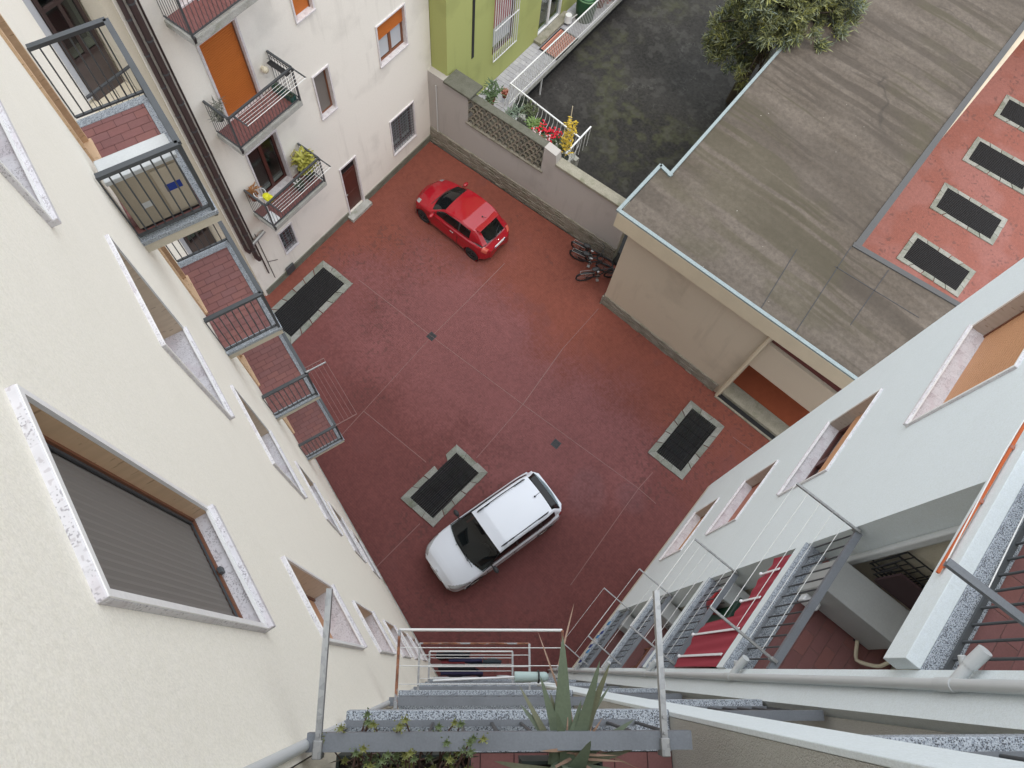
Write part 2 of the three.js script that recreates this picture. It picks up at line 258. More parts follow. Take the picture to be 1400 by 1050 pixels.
struct('ground', sheet([[-150, -150], [150, -150], [150, 150], [-150, 150]], [], -4.8), M.asphalt);
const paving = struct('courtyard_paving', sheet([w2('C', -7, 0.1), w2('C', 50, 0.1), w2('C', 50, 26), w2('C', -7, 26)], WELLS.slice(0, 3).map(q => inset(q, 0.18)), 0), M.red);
struct('brightened_terrace_paving', sheet([w2('C', 7.4, 0.1), w2('C', 9.2, -40), w2('C', 50, -40), w2('C', 50, 0.1)], WELLS.slice(3).map(q => inset(q, 0.17)), 0), M.terrace);  // same red paving, with the brighter open-sky light put into its colour
struct('neighbour_yard', sheet([w2('C', -14, 0), w2('C', 7.4, 0), w2('C', 9.2, -44), w2('C', -14, -44)], [], 0), M.asphalt);
for (const l of [
  [[-3.82, -12.56], [-1.21, -10.47]], [[-1.21, -10.47], [1.9, -8.08], [5.6, -5.31], [6.13, -4.83]],
  [[1.27, -13.45], [-0.02, -11.87]], [[-0.02, -11.87], [-1.21, -10.47], [-3.29, -7.72]], [[-3.29, -7.72], [-4.11, -6.64]],
  [[4.6, -11.75], [3.28, -10.15]], [[3.28, -10.15], [1.9, -8.08], [0.4, -6.22]], [[-1.3, -4.1], [-2.83, -2.47]],
  [[-3.29, -7.72], [-1.2, -6.05]], [[6.1, -5.85], [5.6, -5.31], [5.01, -4.55], [3.31, -2.3]], [[8.9, -7.1], [10.3, -6.0]],
]) mesh('pavement_joint', l.slice(1).map((q, i) => bar(V(l[i][0], 0.002, l[i][1]), V(q[0], 0.002, q[1]), rr(0.014, 0.026), 0.008)), M.joint, paving);
for (const [x, z] of [[-1.21, -10.47], [2.97, -6.74]]) {
  const d = thing('floor_drain', x < 0 ? 'small dark square drain where the paving joints cross' : 'small dark square drain by the white car', 'drain', [x, 0, z], rad(-40));
  mesh('frame', [bx(-0.13, 0.13, 0.001, 0.012, -0.13, -0.1), bx(-0.13, 0.13, 0.001, 0.012, 0.1, 0.13), bx(-0.13, -0.1, 0.001, 0.012, -0.1, 0.1), bx(0.1, 0.13, 0.001, 0.012, -0.1, 0.1)], M.black, d);
  mesh('grate', [-0.08, -0.045, -0.01, 0.025, 0.06].map(k => bx(k, k + 0.02, 0.001, 0.01, -0.1, 0.1)), M.black, d);
  mesh('sump', bx(-0.1, 0.1, 0.0006, 0.002, -0.1, 0.1), M.dark, d);
}
const wellWords = ['grated light well with a pale stone kerb beside the white car', 'grated light well in front of the ramp opening', 'long grated light well under the lowest tiled balcony', 'grated light well on the bright red terrace, next to the pale blue wall', 'grated light well on the bright red terrace, second from the pale blue wall', 'grated light well on the bright red terrace, third from the pale blue wall', 'grated light well on the bright red terrace, farthest from the pale blue wall'];
WELLS.forEach((q, wi) => {
  const m = well(q).m, g = thing('light_well', wellWords[wi], 'light well', [m[0], 0, m[1]], 0, 'grated light wells');
  const o = q.map(p => [p[0] - m[0], p[1] - m[1]]), i = inset(o, wi < 3 ? 0.2 : 0.19);
  const L = (a, b, t) => [lerp(a[0], b[0], t), lerp(a[1], b[1], t)];
  for (let s = 0; s < 4; s++) {
    const a = o[s], b = o[(s + 1) % 4], c = i[(s + 1) % 4], d = i[s], n = Math.max(2, Math.round(Math.hypot(b[0] - a[0], b[1] - a[1]) / 0.5));
    for (let k = 0; k < n; k++) {
      if (wi === 0 && s === 3 && k === 3) continue;      // one stone has broken away
      const t0 = k / n + (k ? 0.006 : 0), t1 = (k + 1) / n - (k < n - 1 ? 0.006 : 0), j = () => rr(-0.012, 0.012);
      mesh('kerb_stone', slab([L(a, b, t0), L(a, b, t1), L(d, c, t1), L(d, c, t0)].map((p, z) => z < 2 ? [p[0] + j(), p[1] + j()] : p), -0.12, 0.03 + rr(0, 0.015)), stoneTones[(k + s + wi) % 3], g);
    }
  }
  mesh('pit', [slab(o, -4.6, -4.55), ...[0, 1, 2, 3].map(s => bar(V(i[s][0], -2.3, i[s][1]), V(i[(s + 1) % 4][0], -2.3, i[(s + 1) % 4][1]), 0.02, 4.56))], M.pit, g);
  const bars = [], long = (wi < 3) ? [0, 1, 2, 3] : [1, 2, 3, 0], [p0, p1, p2, p3] = long.map(k => i[k]), nb = wi < 3 ? 15 : 16;
  for (let k = 0; k <= nb; k++) { const a = L(p0, p1, k / nb), b = L(p3, p2, k / nb); bars.push(bar(V(a[0], 0.005, a[1]), V(b[0], 0.005, b[1]), 0.03, 0.06)); }
  for (let k = 1; k < 6; k++) { const a = L(p0, p3, k / 6), b = L(p1, p2, k / 6); bars.push(bar(V(a[0], -0.006, a[1]), V(b[0], -0.006, b[1]), 0.008, 0.02)); }
  mesh('grate', bars, M.iron, g).userData.kind = 'stuff';
});

// ---------------------------------------------------------------- windows, doors, rails
function shutter(x0, x1, y0, y1, z, pitch = 0.055) { const l = []; for (let y = y0; y < y1 - 0.01; y += pitch) l.push(bx(x0, x1, y + 0.006, Math.min(y1, y + pitch - 0.004), z - 0.012, z + 0.006)); l.push(bx(x0, x1, y0, y1, z - 0.02, z - 0.008)); return l; }
function ring(x0, x1, y0, y1, t, z0, z1) { return [bx(x0, x1, y0, y0 + t, z0, z1), bx(x0, x1, y1 - t, y1, z0, z1), bx(x0, x0 + t, y0 + t, y1 - t, z0, z1), bx(x1 - t, x1, y0 + t, y1 - t, z0, z1)]; }
function room(par, x0, x1, y0, y1, z, d = 1.6) { mesh('room', [bx(x0 - 0.3, x1 + 0.3, y0 - 0.05, y1 + 0.2, z - d - 0.02, z - d), bx(x0 - 0.32, x0 - 0.3, y0 - 0.05, y1 + 0.2, z - d, z), bx(x1 + 0.3, x1 + 0.32, y0 - 0.05, y1 + 0.2, z - d, z), bx(x0 - 0.3, x1 + 0.3, y0 - 0.07, y0 - 0.05, z - d, z), bx(x0 - 0.3, x1 + 0.3, y1 + 0.2, y1 + 0.22, z - d, z)], M.room, par); }
function stoneWindow(par, x0, x1, y0, y1, o = {}) {
  const { proud = 0.04, deep = 0.22, fill = 'glass', wood = M.wood, trim = 0.035, sash = M.orange, shut = 0, stone = M.marble, door = false } = o;
  const w = group('window', par); if (door) w.name = 'balcony_door';
  const e = 0.003;
  mesh('sill', rb(x0 - e - (o.ears || 0), x1 + e + (o.ears || 0), y0 - e, y0 + 0.045, -deep, proud + 0.025, 0.006), stone, w);
  mesh('lintel', rb(x0 - e, x1 + e, y1 - trim, y1 + e, -deep, proud, 0.006), stone, w);
  mesh('jamb', rb(x0 - e, x0 + trim, y0 + 0.045, y1 - trim, -deep, proud - 0.002, 0.006), stone, w);
  mesh('jamb', rb(x1 - trim, x1 + e, y0 + 0.045, y1 - trim, -deep, proud - 0.002, 0.006), stone, w);
  const a = x0 + trim, b = x1 - trim, c = y0 + 0.045, d = y1 - trim, z = -deep;
  if (o.lining) mesh('polished_edge', ring(x0, x1, y0 + 0.046, y1, Math.max(trim + 0.003, 0.023), 0.016, proud + 0.0025), M.polished, w);
  if (o.lining) mesh('shaded_reveal_lining', o.side > 0 ? bx(b - 0.006, b + 0.001, c, d, z, 0.015) : bx(a - 0.001, a + 0.006, c, d, z, 0.015), o.lining, w);  // far jamb only: brown stone grain, with the jamb's shade painted in
  if (fill === 'screen') {
    const ft = o.slim || 0.05; mesh('frame', ring(a, b, c, d, ft, z - 0.02, z + 0.03), wood, w);
    mesh('insect_screen', o.slim ? Array.from({ length: 34 }, (_, k) => { const p = lerp(a + ft, b - ft, k / 34), q = lerp(a + ft, b - ft, (k + 1) / 34), h = k % 2; return uvm(bar(V(p, (c + d) / 2, z + 0.004 + 0.003 * h), V(q, (c + d) / 2, z + 0.007 - 0.003 * h), 0.002, d - c - 2 * ft)); }) : bx(a + ft, b - ft, c + ft, d - ft, z + 0.006, z + 0.012), M.screen, w);
    if (o.slim) { mesh('screen_bead', ring(a + ft, b - ft, c + ft, d - ft, 0.012, z + 0.012, z + 0.02), M.rail, w); mesh('latch', rb(a + 0.3, a + 0.33, c + 0.004, c + 0.05, z + 0.03, z + 0.05, 0.004), M.rail, w); }
  } else if (fill === 'shutter') {
    mesh('roller_shutter', shutter(a, b, c + 0.02, d, z + 0.03, o.pitch || 0.055), sash, w);
    mesh('guide_rail', [bx(a, a + 0.03, c, d, z, z + 0.05), bx(b - 0.03, b, c, d, z, z + 0.05)], wood, w);
  } else {
    mesh('frame', [...ring(a, b, c, d, 0.07, z - 0.04, z + 0.03), bx((a + b) / 2 - 0.05, (a + b) / 2 + 0.05, c + 0.07, d - 0.07, z - 0.04, z + 0.035)], wood, w);
    for (const [p, q] of [[a + 0.07, (a + b) / 2 - 0.05], [(a + b) / 2 + 0.05, b - 0.07]]) mesh('pane', bx(p, q, c + 0.07, d - 0.07, z - 0.012, z - 0.004), M.glass, w);
    room(w, x0, x1, y0, y1, -(o.wall || 0.36) - 0.002);
    if (o.curtain) mesh('curtain', bx(a + 0.07, b - 0.07, c + 0.1, d - 0.07, z - 0.004, z - 0.001), M.lace, w);
    if (shut) mesh('roller_shutter', shutter(a, b, d - shut * (d - c), d, z + 0.06), sash, w);
  }
  if (o.grille) { const l = []; const nx = Math.round((b - a) / 0.13), ny = Math.round((d - c) / 0.13); for (let k = 0; k <= nx; k++) l.push(bar(V(lerp(a, b, k / nx), c, -0.03), V(lerp(a, b, k / nx), d, -0.03), 0.018)); for (let k = 0; k <= ny; k++) l.push(bar(V(a, lerp(c, d, k / ny), -0.022), V(b, lerp(c, d, k / ny), -0.022), 0.018)); mesh('window_grille', l, M.railpale, w); }
  return w;
}
const balusters = new Map();
function balGeo(h, r) { const k = h.toFixed(2) + '/' + r; if (!balusters.has(k)) balusters.set(k, uvm(new THREE.CylinderGeometry(r, r, h, 6))); return balusters.get(k); }
function rail(par, p, q, y0, y1, o = {}) {               // p, q: [x, z]
  const { m = M.rail, top = [0.055, 0.04], gap = 0.13, r = 0.008, low = 0.08, skip0 = false, skip1 = false, bm = m } = o;
  const P = (a, y) => V(a[0], y, a[1]), d = Math.hypot(q[0] - p[0], q[1] - p[1]);
  mesh('handrail', uvm(bar(P(p, y1), P(q, y1), top[0], top[1])), m, par);
  mesh('bottom_rail', uvm(bar(P(p, y0 + low), P(q, y0 + low), 0.03, 0.025)), m, par);
  const n = Math.max(2, Math.round(d / gap)), h = y1 - y0 - low;
  for (let k = skip0 ? 1 : 0; k <= n - (skip1 ? 1 : 0); k++) { const b = new THREE.Mesh(balGeo(h, r), bm); shade(b); b.name = 'baluster'; b.position.set(lerp(p[0], q[0], k / n), y0 + low + h / 2, lerp(p[1], q[1], k / n)); par.add(b); }
}
function corner(par, x, z, y0, y1, m = M.rail) { mesh('corner_post', uvm(bar(V(x, y0 - 0.1, z), V(x, y1, z), 0.04)), m, par); }
const tileGeos = new Map();
function tileFloor(par, x0, x1, z0, z1, y, lx, lz, o = {}) {   // running-bond tiles, joints recessed
  const { joint = 0.006, one = false, alongX = false, base = M.grout } = o;
  mesh('tile_bed', bx(x0, x1, y - 0.03, y - 0.004, z0, z1), base, par);
  const all = []; let row = 0;
  const [r0, r1, c0, c1, lr, lc] = alongX ? [z0, z1, x0, x1, lz, lx] : [x0, x1, z0, z1, lx, lz];
  for (let a = r0; a < r1 - 0.01; a += lr, row++) {
    const b = Math.min(r1, a + lr); let c = c0 - (row % 2 ? lc / 2 : 0);
    for (; c < c1 - 0.01; c += lc) {
      const s = Math.max(c, c0), e = Math.min(c + lc, c1); if (e - s < 0.02) continue;
      const [X0, X1, Z0, Z1] = alongX ? [s, e, a, b] : [a, b, s, e], w = X1 - X0 - joint, d = Z1 - Z0 - joint, up = rr(0, 0.0015);
      if (one) { all.push(bx(X0 + joint / 2, X1 - joint / 2, y - 0.01, y + up, Z0 + joint / 2, Z1 - joint / 2)); continue; }
      const key = w.toFixed(3) + d.toFixed(3); if (!tileGeos.has(key)) tileGeos.set(key, uvm(new THREE.BoxGeometry(w, 0.012, d)));
      const t = shade(new THREE.Mesh(tileGeos.get(key), clayTones[Math.floor(R() * 4)])); t.name = 'floor_tile'; t.position.set((X0 + X1) / 2, y - 0.006 + up, (Z0 + Z1) / 2); par.add(t);
    }
  }
  if (one) mesh('floor_tiles', all, clayTones[1], par).userData.kind = 'stuff';
}

// ---------------------------------------------------------------- A: the tall cream wing (local x = -u)
const A = wing('apartment_building', 'tall cream stucco apartment wing with marble framed windows and a stack of tiled balconies', 'building', 'A');
{
  const win = [];
  const near = [[18.58, 20.17], [15.12, 17.05], [11.8, 13.65], [8.3, 10.2], [4.95, 6.85], [1.6, 3.5]];
  const far = [[0.86, 1.83, 18.84, 20.6], [0.8, 1.83, 15.85, 17.42], [0.68, 1.78, 12.43, 14.2], [0.48, 1.62, 8.72, 10.34], [0.43, 1.63, 5.15, 7.02], [0.4, 1.6, 1.8, 3.5]];
  for (const [a, b] of near) win.push([-4.09, -3.45, a, b]);
  for (const [u0, u1, a, b] of far) win.push([-u1, -u0, a, b]);
  const bal = [[-0.67, -2.5, 0.83, 16.4], [-0.87, -2.66, 0.87, 13.15], [-1.05, -2.8, 0.92, 9.8], [-1.28, -3.0, 0.97, 6.15]];
  const doors = bal.map(([n, f, o, y]) => [-n + 0.75, -n + 1.5, y - 1.03, y + 1.15]);
  mesh('wall', panel(rect(-4.64, 6.4, -0.3, 24), [...win, ...doors], -0.36, 0), M.cream, A);
  mesh('shaded_loggia_side_wall', bx(-6.4, -4.645, 0, 24, -0.36, -0.004), M.beige, A);  // continues the cream wall; beige tone paints in the loggia shade
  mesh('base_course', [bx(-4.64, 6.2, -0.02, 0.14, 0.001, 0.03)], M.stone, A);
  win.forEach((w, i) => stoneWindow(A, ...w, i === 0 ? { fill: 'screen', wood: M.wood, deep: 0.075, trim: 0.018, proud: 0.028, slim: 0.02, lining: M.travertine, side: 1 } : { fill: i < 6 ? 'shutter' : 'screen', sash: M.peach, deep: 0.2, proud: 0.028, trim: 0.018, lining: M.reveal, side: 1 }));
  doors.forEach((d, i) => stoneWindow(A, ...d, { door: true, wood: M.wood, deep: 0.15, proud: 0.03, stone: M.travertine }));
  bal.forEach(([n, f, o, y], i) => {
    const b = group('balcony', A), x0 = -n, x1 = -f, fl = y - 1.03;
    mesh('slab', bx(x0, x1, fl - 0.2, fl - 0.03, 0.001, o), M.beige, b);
    mesh('terrazzo_border', [rb(x0 - 0.015, x0 + 0.1, fl - 0.06, fl + 0.005, 0.002, o + 0.015, 0.005), rb(x1 - 0.1, x1 + 0.015, fl - 0.06, fl + 0.005, 0.002, o + 0.015, 0.005), rb(x0 + 0.1, x1 - 0.1, fl - 0.06, fl + 0.005, o - 0.1, o + 0.015, 0.005)], M.terrazzo, b);
    tileFloor(b, x0 + 0.1, x1 - 0.1, 0.003, o - 0.1, fl, 0.112, 0.232);
    rail(b, [x0 + 0.02, 0.02], [x0 + 0.02, o - 0.02], fl, y, { top: [0.06, 0.045], gap: 0.095 });
    rail(b, [x0 + 0.02, o - 0.02], [x1 - 0.02, o - 0.02], fl, y, { top: [0.06, 0.045], gap: 0.105, skip0: true });
    rail(b, [x1 - 0.02, o - 0.02], [x1 - 0.02, 0.02], fl, y, { top: [0.06, 0.045], gap: 0.095, skip0: true });
    for (const x of [x0 + 0.02, x1 - 0.02]) corner(b, x, o - 0.02, fl, y);
  });
  // white downpipe in the corner with the balcony wing
  const dp = mesh('downpipe', [new THREE.CylinderGeometry(0.021, 0.021, 21.5, 14).translate(-4.6, 11.25, 0.03), ...[2, 5.3, 8.6, 12, 15.3, 18.65, 20.9].map(y => new THREE.CylinderGeometry(0.0245, 0.0245, 0.12, 14).translate(-4.6, y, 0.03))], M.plastic, A);
}

// ---------------------------------------------------------------- D: the pale blue wing
const D = wing('apartment_building', 'pale blue-white stucco wing with deep window sills and stacked loggias', 'building', 'D');
const LR = [18.65, 15.35, 12.1, 8.8, 5.4];               // loggia rail heights
{
  const win = [[-1.03, 0.58, 14.99, 16.64], [-0.93, 0.62, 11.71, 13.24], [-0.78, 0.65, 8.39, 9.99], [-0.82, 0.7, 5.08, 6.8], [-1.03, 0.58, 18.3, 19.95]];
  mesh('wall', panel(rect(-2.16, 2.1, 3.96, 24), win, -0.36, 0), M.pale, D);
  mesh('end_wall', bx(-2.16, -1.8, 3.96, 24, -7, -0.361), M.pale, D);
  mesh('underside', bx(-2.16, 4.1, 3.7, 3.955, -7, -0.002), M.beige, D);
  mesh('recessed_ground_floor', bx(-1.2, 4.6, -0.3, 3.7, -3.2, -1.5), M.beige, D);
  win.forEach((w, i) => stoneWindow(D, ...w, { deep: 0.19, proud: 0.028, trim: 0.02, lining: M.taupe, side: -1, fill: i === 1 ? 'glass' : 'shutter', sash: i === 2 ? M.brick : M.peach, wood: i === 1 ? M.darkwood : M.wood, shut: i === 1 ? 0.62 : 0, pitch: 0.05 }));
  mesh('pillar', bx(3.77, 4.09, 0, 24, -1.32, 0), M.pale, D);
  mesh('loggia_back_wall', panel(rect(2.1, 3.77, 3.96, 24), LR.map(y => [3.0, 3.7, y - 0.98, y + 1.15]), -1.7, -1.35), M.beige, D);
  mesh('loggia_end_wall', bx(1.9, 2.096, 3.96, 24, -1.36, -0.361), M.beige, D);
  LR.forEach((y, i) => {
    const fl = y - 1.0, out = i === 0 ? 0.1 : 0.02, b = group('loggia', D), x0 = i === 0 ? 1.95 : 2.101, x1 = 3.768;
    mesh('slab', bx(2.101, x1, fl - 0.22, fl - 0.03, -1.34, -0.003), M.beige, b);
    mesh('slab_front', rb(x0, x1, fl - 0.24, i ? fl - 0.012 : fl + 0.008, -0.002, out, 0.006), M.pale, b);
    mesh('terrazzo_border', rb(x0, x1, fl - 0.01, fl + 0.012, i ? -0.22 : -0.17, i ? out + 0.01 : -0.002, 0.004), M.terrazzo, b);
    tileFloor(b, 2.105, x1, -1.34, i ? -0.22 : -0.17, fl, 0.26, 0.13, { alongX: true, one: i > 1, base: M.greygrout });
    rail(b, [x0 + 0.03, i ? -0.05 : -0.09], [x1 - 0.02, i ? -0.05 : -0.09], fl, y, { m: i > 0 ? M.railpale : M.rail, bm: M.rail, top: [0.07, 0.05], gap: 0.13, r: 0.009 });
    mesh('side_bar', uvm(bar(V(x1 - 0.04, y - 0.92, -0.06), V(x1 - 0.04, y - 0.92, -1.2), 0.04)), M.rail, b);
    const w = group('balcony_door', D);
    mesh('frame', ring(3.0, 3.7, fl + 0.02, fl + 2.13, 0.08, -1.4, -1.33), mat({ rgb: [0.02, 0.025, 0.045], roughness: 0.5 }), w);
    mesh('pane', bx(3.08, 3.62, fl + 0.1, fl + 2.05, -1.39, -1.38), M.glass, w); room(w, 3.0, 3.7, fl + 0.08, fl + 2.1, -1.702);
    mesh('bar', [bx(3.08, 3.62, fl + 0.35, fl + 0.37, -1.36, -1.345), bx(3.08, 3.62, fl + 0.7, fl + 0.72, -1.36, -1.345)], M.black, w);
  });
  mesh('corner_pipe', rb(2.1, 2.18, 14.36, 17.4, -0.36, -0.28, 0.02), M.plastic, D);
  const pp = [new THREE.CylinderGeometry(0.032, 0.032, 22, 14).translate(3.9, 11, 0.042)];
  for (let k = 0; k < 6; k++) { const y = 18.1 - 3.3 * k; pp.push(new THREE.CylinderGeometry(0.038, 0.038, 0.14, 14).translate(3.9, y - 0.05, 0.042), rod(V(3.9, y, 0.042), V(3.76, y + 0.1, 0.06), 0.032, 12), rod(V(3.79, y + 0.08, 0.056), V(3.7, y + 0.16, 0.065), 0.038, 12), rod(V(3.8, y + 0.05, 0.06), V(3.76, y + 0.06, 0.1), 0.02, 10)); }
  mesh('downpipe', pp, M.plastic, D);
}

// ---------------------------------------------------------------- balcony wing under the camera
const N = thing('apartment_building', 'grey stucco wing of stacked narrow balconies between the cream and pale blue walls', 'building', [0, 0, 0.26]);
const NR = [19.0, 15.65, 12.3, 8.95, 5.6];
{
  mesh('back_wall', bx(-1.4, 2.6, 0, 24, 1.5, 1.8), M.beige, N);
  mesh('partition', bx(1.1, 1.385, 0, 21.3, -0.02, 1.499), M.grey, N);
  mesh('lit_partition_front', rb(1.098, 1.387, 0, 21.3, -0.045, -0.021, 0.004), M.pale, N);  // paler veneer paints the partition's end face as lit
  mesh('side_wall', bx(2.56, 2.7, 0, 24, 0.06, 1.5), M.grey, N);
  NR.forEach((y, i) => {
    const b = group('balcony', N), fl = y - 1.0, x0 = -0.56, x1 = 1.098;
    mesh('slab', bx(x0, x1, fl - 0.22, fl - 0.03, 0.0, 1.498), M.beige, b);
    mesh('terrazzo_border', rb(x0, x1, fl - 0.1, fl + 0.006, -0.055, 0.14, 0.005), M.terrazzo, b);
    tileFloor(b, x0, x1, 0.14, 1.49, fl, 0.17, 0.34, { one: i > 1 });
    rail(b, [x0 + 0.005, 0], [i ? 1.06 : 0.9, 0], fl, y, { m: M.railpale, bm: M.rail, top: [0.065, 0.045], gap: 0.14 });
  });
  for (let i = 0; i < 6; i++) {
    const b = group('balcony', N), y = 20.1 - 3.35 * i, fl = y - 1.03, x0 = 1.39, x1 = 2.52;
    mesh('slab', bx(x0, 2.558, fl - 0.22, fl - 0.03, 0.05, 1.498), M.beige, b);
    mesh('terrazzo_border', rb(x0, x1, fl - 0.1, fl + 0.006, -0.01, 0.17, 0.005), M.terrazzo, b);
    tileFloor(b, x0, x1, 0.17, 1.49, fl, 0.17, 0.34, { one: i > 0 });
    rail(b, [x0 + 0.02, 0.05], [x1, 0.05], fl, y, { m: M.railpale, bm: M.rail, top: [0.065, 0.05], gap: 0.12, r: 0.01 });
  }
  mesh('upper_slab', bx(-0.56, 1.38, 21.1, 21.3, 0.02, 1.499), M.beige, N);
}
// ---------------------------------------------------------------- B: the older cream building across the court (local x = -u)
const B = wing('apartment_building', 'older stained cream building with orange shutters and railed balconies above the red car', 'building', 'B');
{
  const W = (u0, u1, y0, y1) => [-u1, -u0, y0, y1];
  const door = W(-0.74, 0.06, 0.16, 2.6), gr = W(-3.72, -2.46, 0.97, 2.68), mid = W(-0.42, 0.23, 5.04, 6.68), top = W(-3.67, -2.38, 5.1, 6.6), up = W(-0.39, 0.29, 8.48, 10.0), up2 = W(-3.67, -2.38, 8.5, 10.0);
  const b1 = W(1.82, 2.98, 3.92, 6.05), b2 = W(1.88, 3.06, 7.25, 9.76), b3 = W(1.9, 3.06, 10.7, 13), low = W(2.4, 3.0, 1.09, 2.27);
  mesh('wall', panel(rect(-4.28, 4.75, -0.3, 17), [door, gr, mid, top, up, up2, b1, b2, b3, low], -0.4, 0), M.old, B);
  mesh('base_course', [bx(-4.2, -0.1, -0.02, 0.3, 0.001, 0.035), bx(0.8, 4.62, -0.02, 0.3, 0.001, 0.035)], M.greenstone, B);
  stoneWindow(B, ...gr, { grille: true, trim: 0.05, deep: 0.16, wood: M.darkwood, wall: 0.4 });
  stoneWindow(B, ...low, { grille: true, trim: 0.04, deep: 0.16, wood: M.darkwood, wall: 0.4 });
  stoneWindow(B, ...mid, { fill: 'screen', trim: 0.05, deep: 0.14, wood: M.wood });
  stoneWindow(B, ...top, { trim: 0.05, deep: 0.14, wood: M.wood, shut: 0.42, wall: 0.4, curtain: true, sash: M.orange });
  stoneWindow(B, ...up, { trim: 0.05, deep: 0.14, fill: 'shutter', sash: M.orange });
  stoneWindow(B, ...up2, { trim: 0.05, deep: 0.14, fill: 'shutter', sash: M.orange });
  stoneWindow(B, ...b1, { door: true, trim: 0.05, deep: 0.18, wood: M.darkwood, wall: 0.4 });
  stoneWindow(B, ...b2, { door: true, trim: 0.06, deep: 0.12, fill: 'shutter', sash: M.orange, pitch: 0.06 });
  stoneWindow(B, ...b3, { door: true, trim: 0.06, deep: 0.12, fill: 'shutter', sash: M.orange, pitch: 0.06 });
  const d = group('entrance_door', B);
  mesh('door_surround', [rb(door[0] - 0.003, door[0] + 0.06, 0.1, 2.6, -0.2, 0.035, 0.005), rb(door[1] - 0.06, door[1] + 0.003, 0.1, 2.6, -0.2, 0.035, 0.005), rb(door[0] + 0.06, door[1] - 0.06, 2.54, 2.603, -0.2, 0.035, 0.005)], M.marble, d);
  mesh('leaf', bx(door[0] + 0.06, door[1] - 0.06, 0.16, 2.1, -0.12, -0.07), M.darkwood, d);
  mesh('door_panel', [rb(door[0] + 0.14, door[1] - 0.14, 0.3, 1.05, -0.075, -0.055, 0.008), rb(door[0] + 0.14, door[1] - 0.14, 1.15, 2.0, -0.075, -0.055, 0.008)], M.darkwood, d);
  mesh('transom_grille', [bx(door[0] + 0.06, door[1] - 0.06, 2.12, 2.54, -0.12, -0.1), ...[0, 1, 2, 3, 4, 5].map(k => bx(door[0] + 0.1 + k * 0.11, door[0] + 0.115 + k * 0.11, 2.12, 2.54, -0.09, -0.07))], M.black, d);
  mesh('handle', new THREE.SphereGeometry(0.03, 10, 8).translate(door[0] + 0.13, 1.1, -0.03), M.galv, d);
  mesh('doorstep', rb(door[0] - 0.12, door[1] + 0.12, -0.02, 0.14, 0.0, 0.28, 0.01), M.stone, d);
  [[3.46, 1.25, 3.92, 4.98], [3.48, 1.32, 7.3, 8.38], [3.5, 1.35, 10.7, 11.78]].forEach(([u0, u1, fl, y], i) => {
    const b = group('balcony', B), x0 = -u0, x1 = -u1, o = 0.83;
    mesh('slab', rb(x0, x1, fl - 0.18, fl - 0.012, 0.001, o + 0.03, 0.01), M.stone, b);
    tileFloor(b, x0 + 0.06, x1 - 0.06, 0.002, o - 0.06, fl, 0.15, 0.3, { one: true });
    mesh('tile_edge', [bx(x0 + 0.01, x1 - 0.01, fl - 0.011, fl + 0.002, o - 0.06, o + 0.02)], M.stone, b);
    const op = { top: [0.05, 0.05], gap: 0.1, r: 0.007, m: M.rail };
    rail(b, [x0 + 0.03, 0.02], [x0 + 0.03, o], fl, y, op); rail(b, [x0 + 0.03, o], [x1 - 0.03, o], fl, y, { ...op, skip0: true }); rail(b, [x1 - 0.03, o], [x1 - 0.03, 0.02], fl, y, { ...op, skip0: true });
    for (const x of [x0 + 0.03, x1 - 0.03]) corner(b, x, o, fl, y);
    mesh('outrigger', uvm(bar(V(x0 + 0.03, fl - 0.1, o + 0.02), V(x0 + 0.03, fl + 0.06, o + 0.06), 0.05)), M.black, b);
  });
  // brown rainwater pipes on the left edge
  for (const [x, r, y0, z] of [[-4.02, 0.075, 2.3, 0.11], [-4.2, 0.055, 2.9, 0.08], [-3.84, 0.022, 1.0, 0.03]]) {
    const l = [new THREE.CylinderGeometry(r, r, 16 - y0, 14).translate(x, (16 + y0) / 2, z)];
    if (r > 0.03) { l.push(rod(V(x, y0, z), V(x + 0.05, y0 - 0.18, z + 0.03), r, 12)); }
    const p = mesh('downpipe', l, M.pipe, B);
    if (r > 0.05) mesh('pipe_ring', Array.from({ length: 15 }, (_, k) => new THREE.CylinderGeometry(r * 1.12, r * 1.12, 0.035, 14).translate(x, y0 + 0.4 + k * 0.88, z)), M.rail, p);
  }
  mesh('wall_pipe', [rod(V(-3.95, 2.95, 0.12), V(-3.42, 3.05, 0.12), 0.06, 12), rod(V(-3.95, 2.95, 0.12), V(-4.02, 2.8, 0.12), 0.06, 12)], M.galv, B);
  mesh('cable', [rod(V(-3.7, 3.1, 0.012), V(-3.7, 0.5, 0.012), 0.012, 6), rod(V(-3.7, 1.5, 0.012), V(-3.35, 1.2, 0.012), 0.01, 6)], M.pipe, B);
  mesh('meter_box', rb(-3.25, -2.9, 0.12, 0.5, 0.036, 0.1, 0.01), M.rail, B);
  mesh('name_plate', rb(-2.35, -2.05, 3.0, 3.12, 0.0, 0.02, 0.004), M.white, B);
  // recessed corner with a glazed stair, towards the cream wing
  mesh('recess_wall', panel(rect(-6.9, -4.281, -0.3, 17), [0, 1, 2, 3].map(k => [-5.26, -4.6, 10.25 - 3.38 * k, 12.25 - 3.38 * k]), -1.3, -1.0), M.beige, B);
  mesh('recess_pier', bx(-4.5, -4.285, -0.3, 17, -0.99, -0.05), M.beige, B);
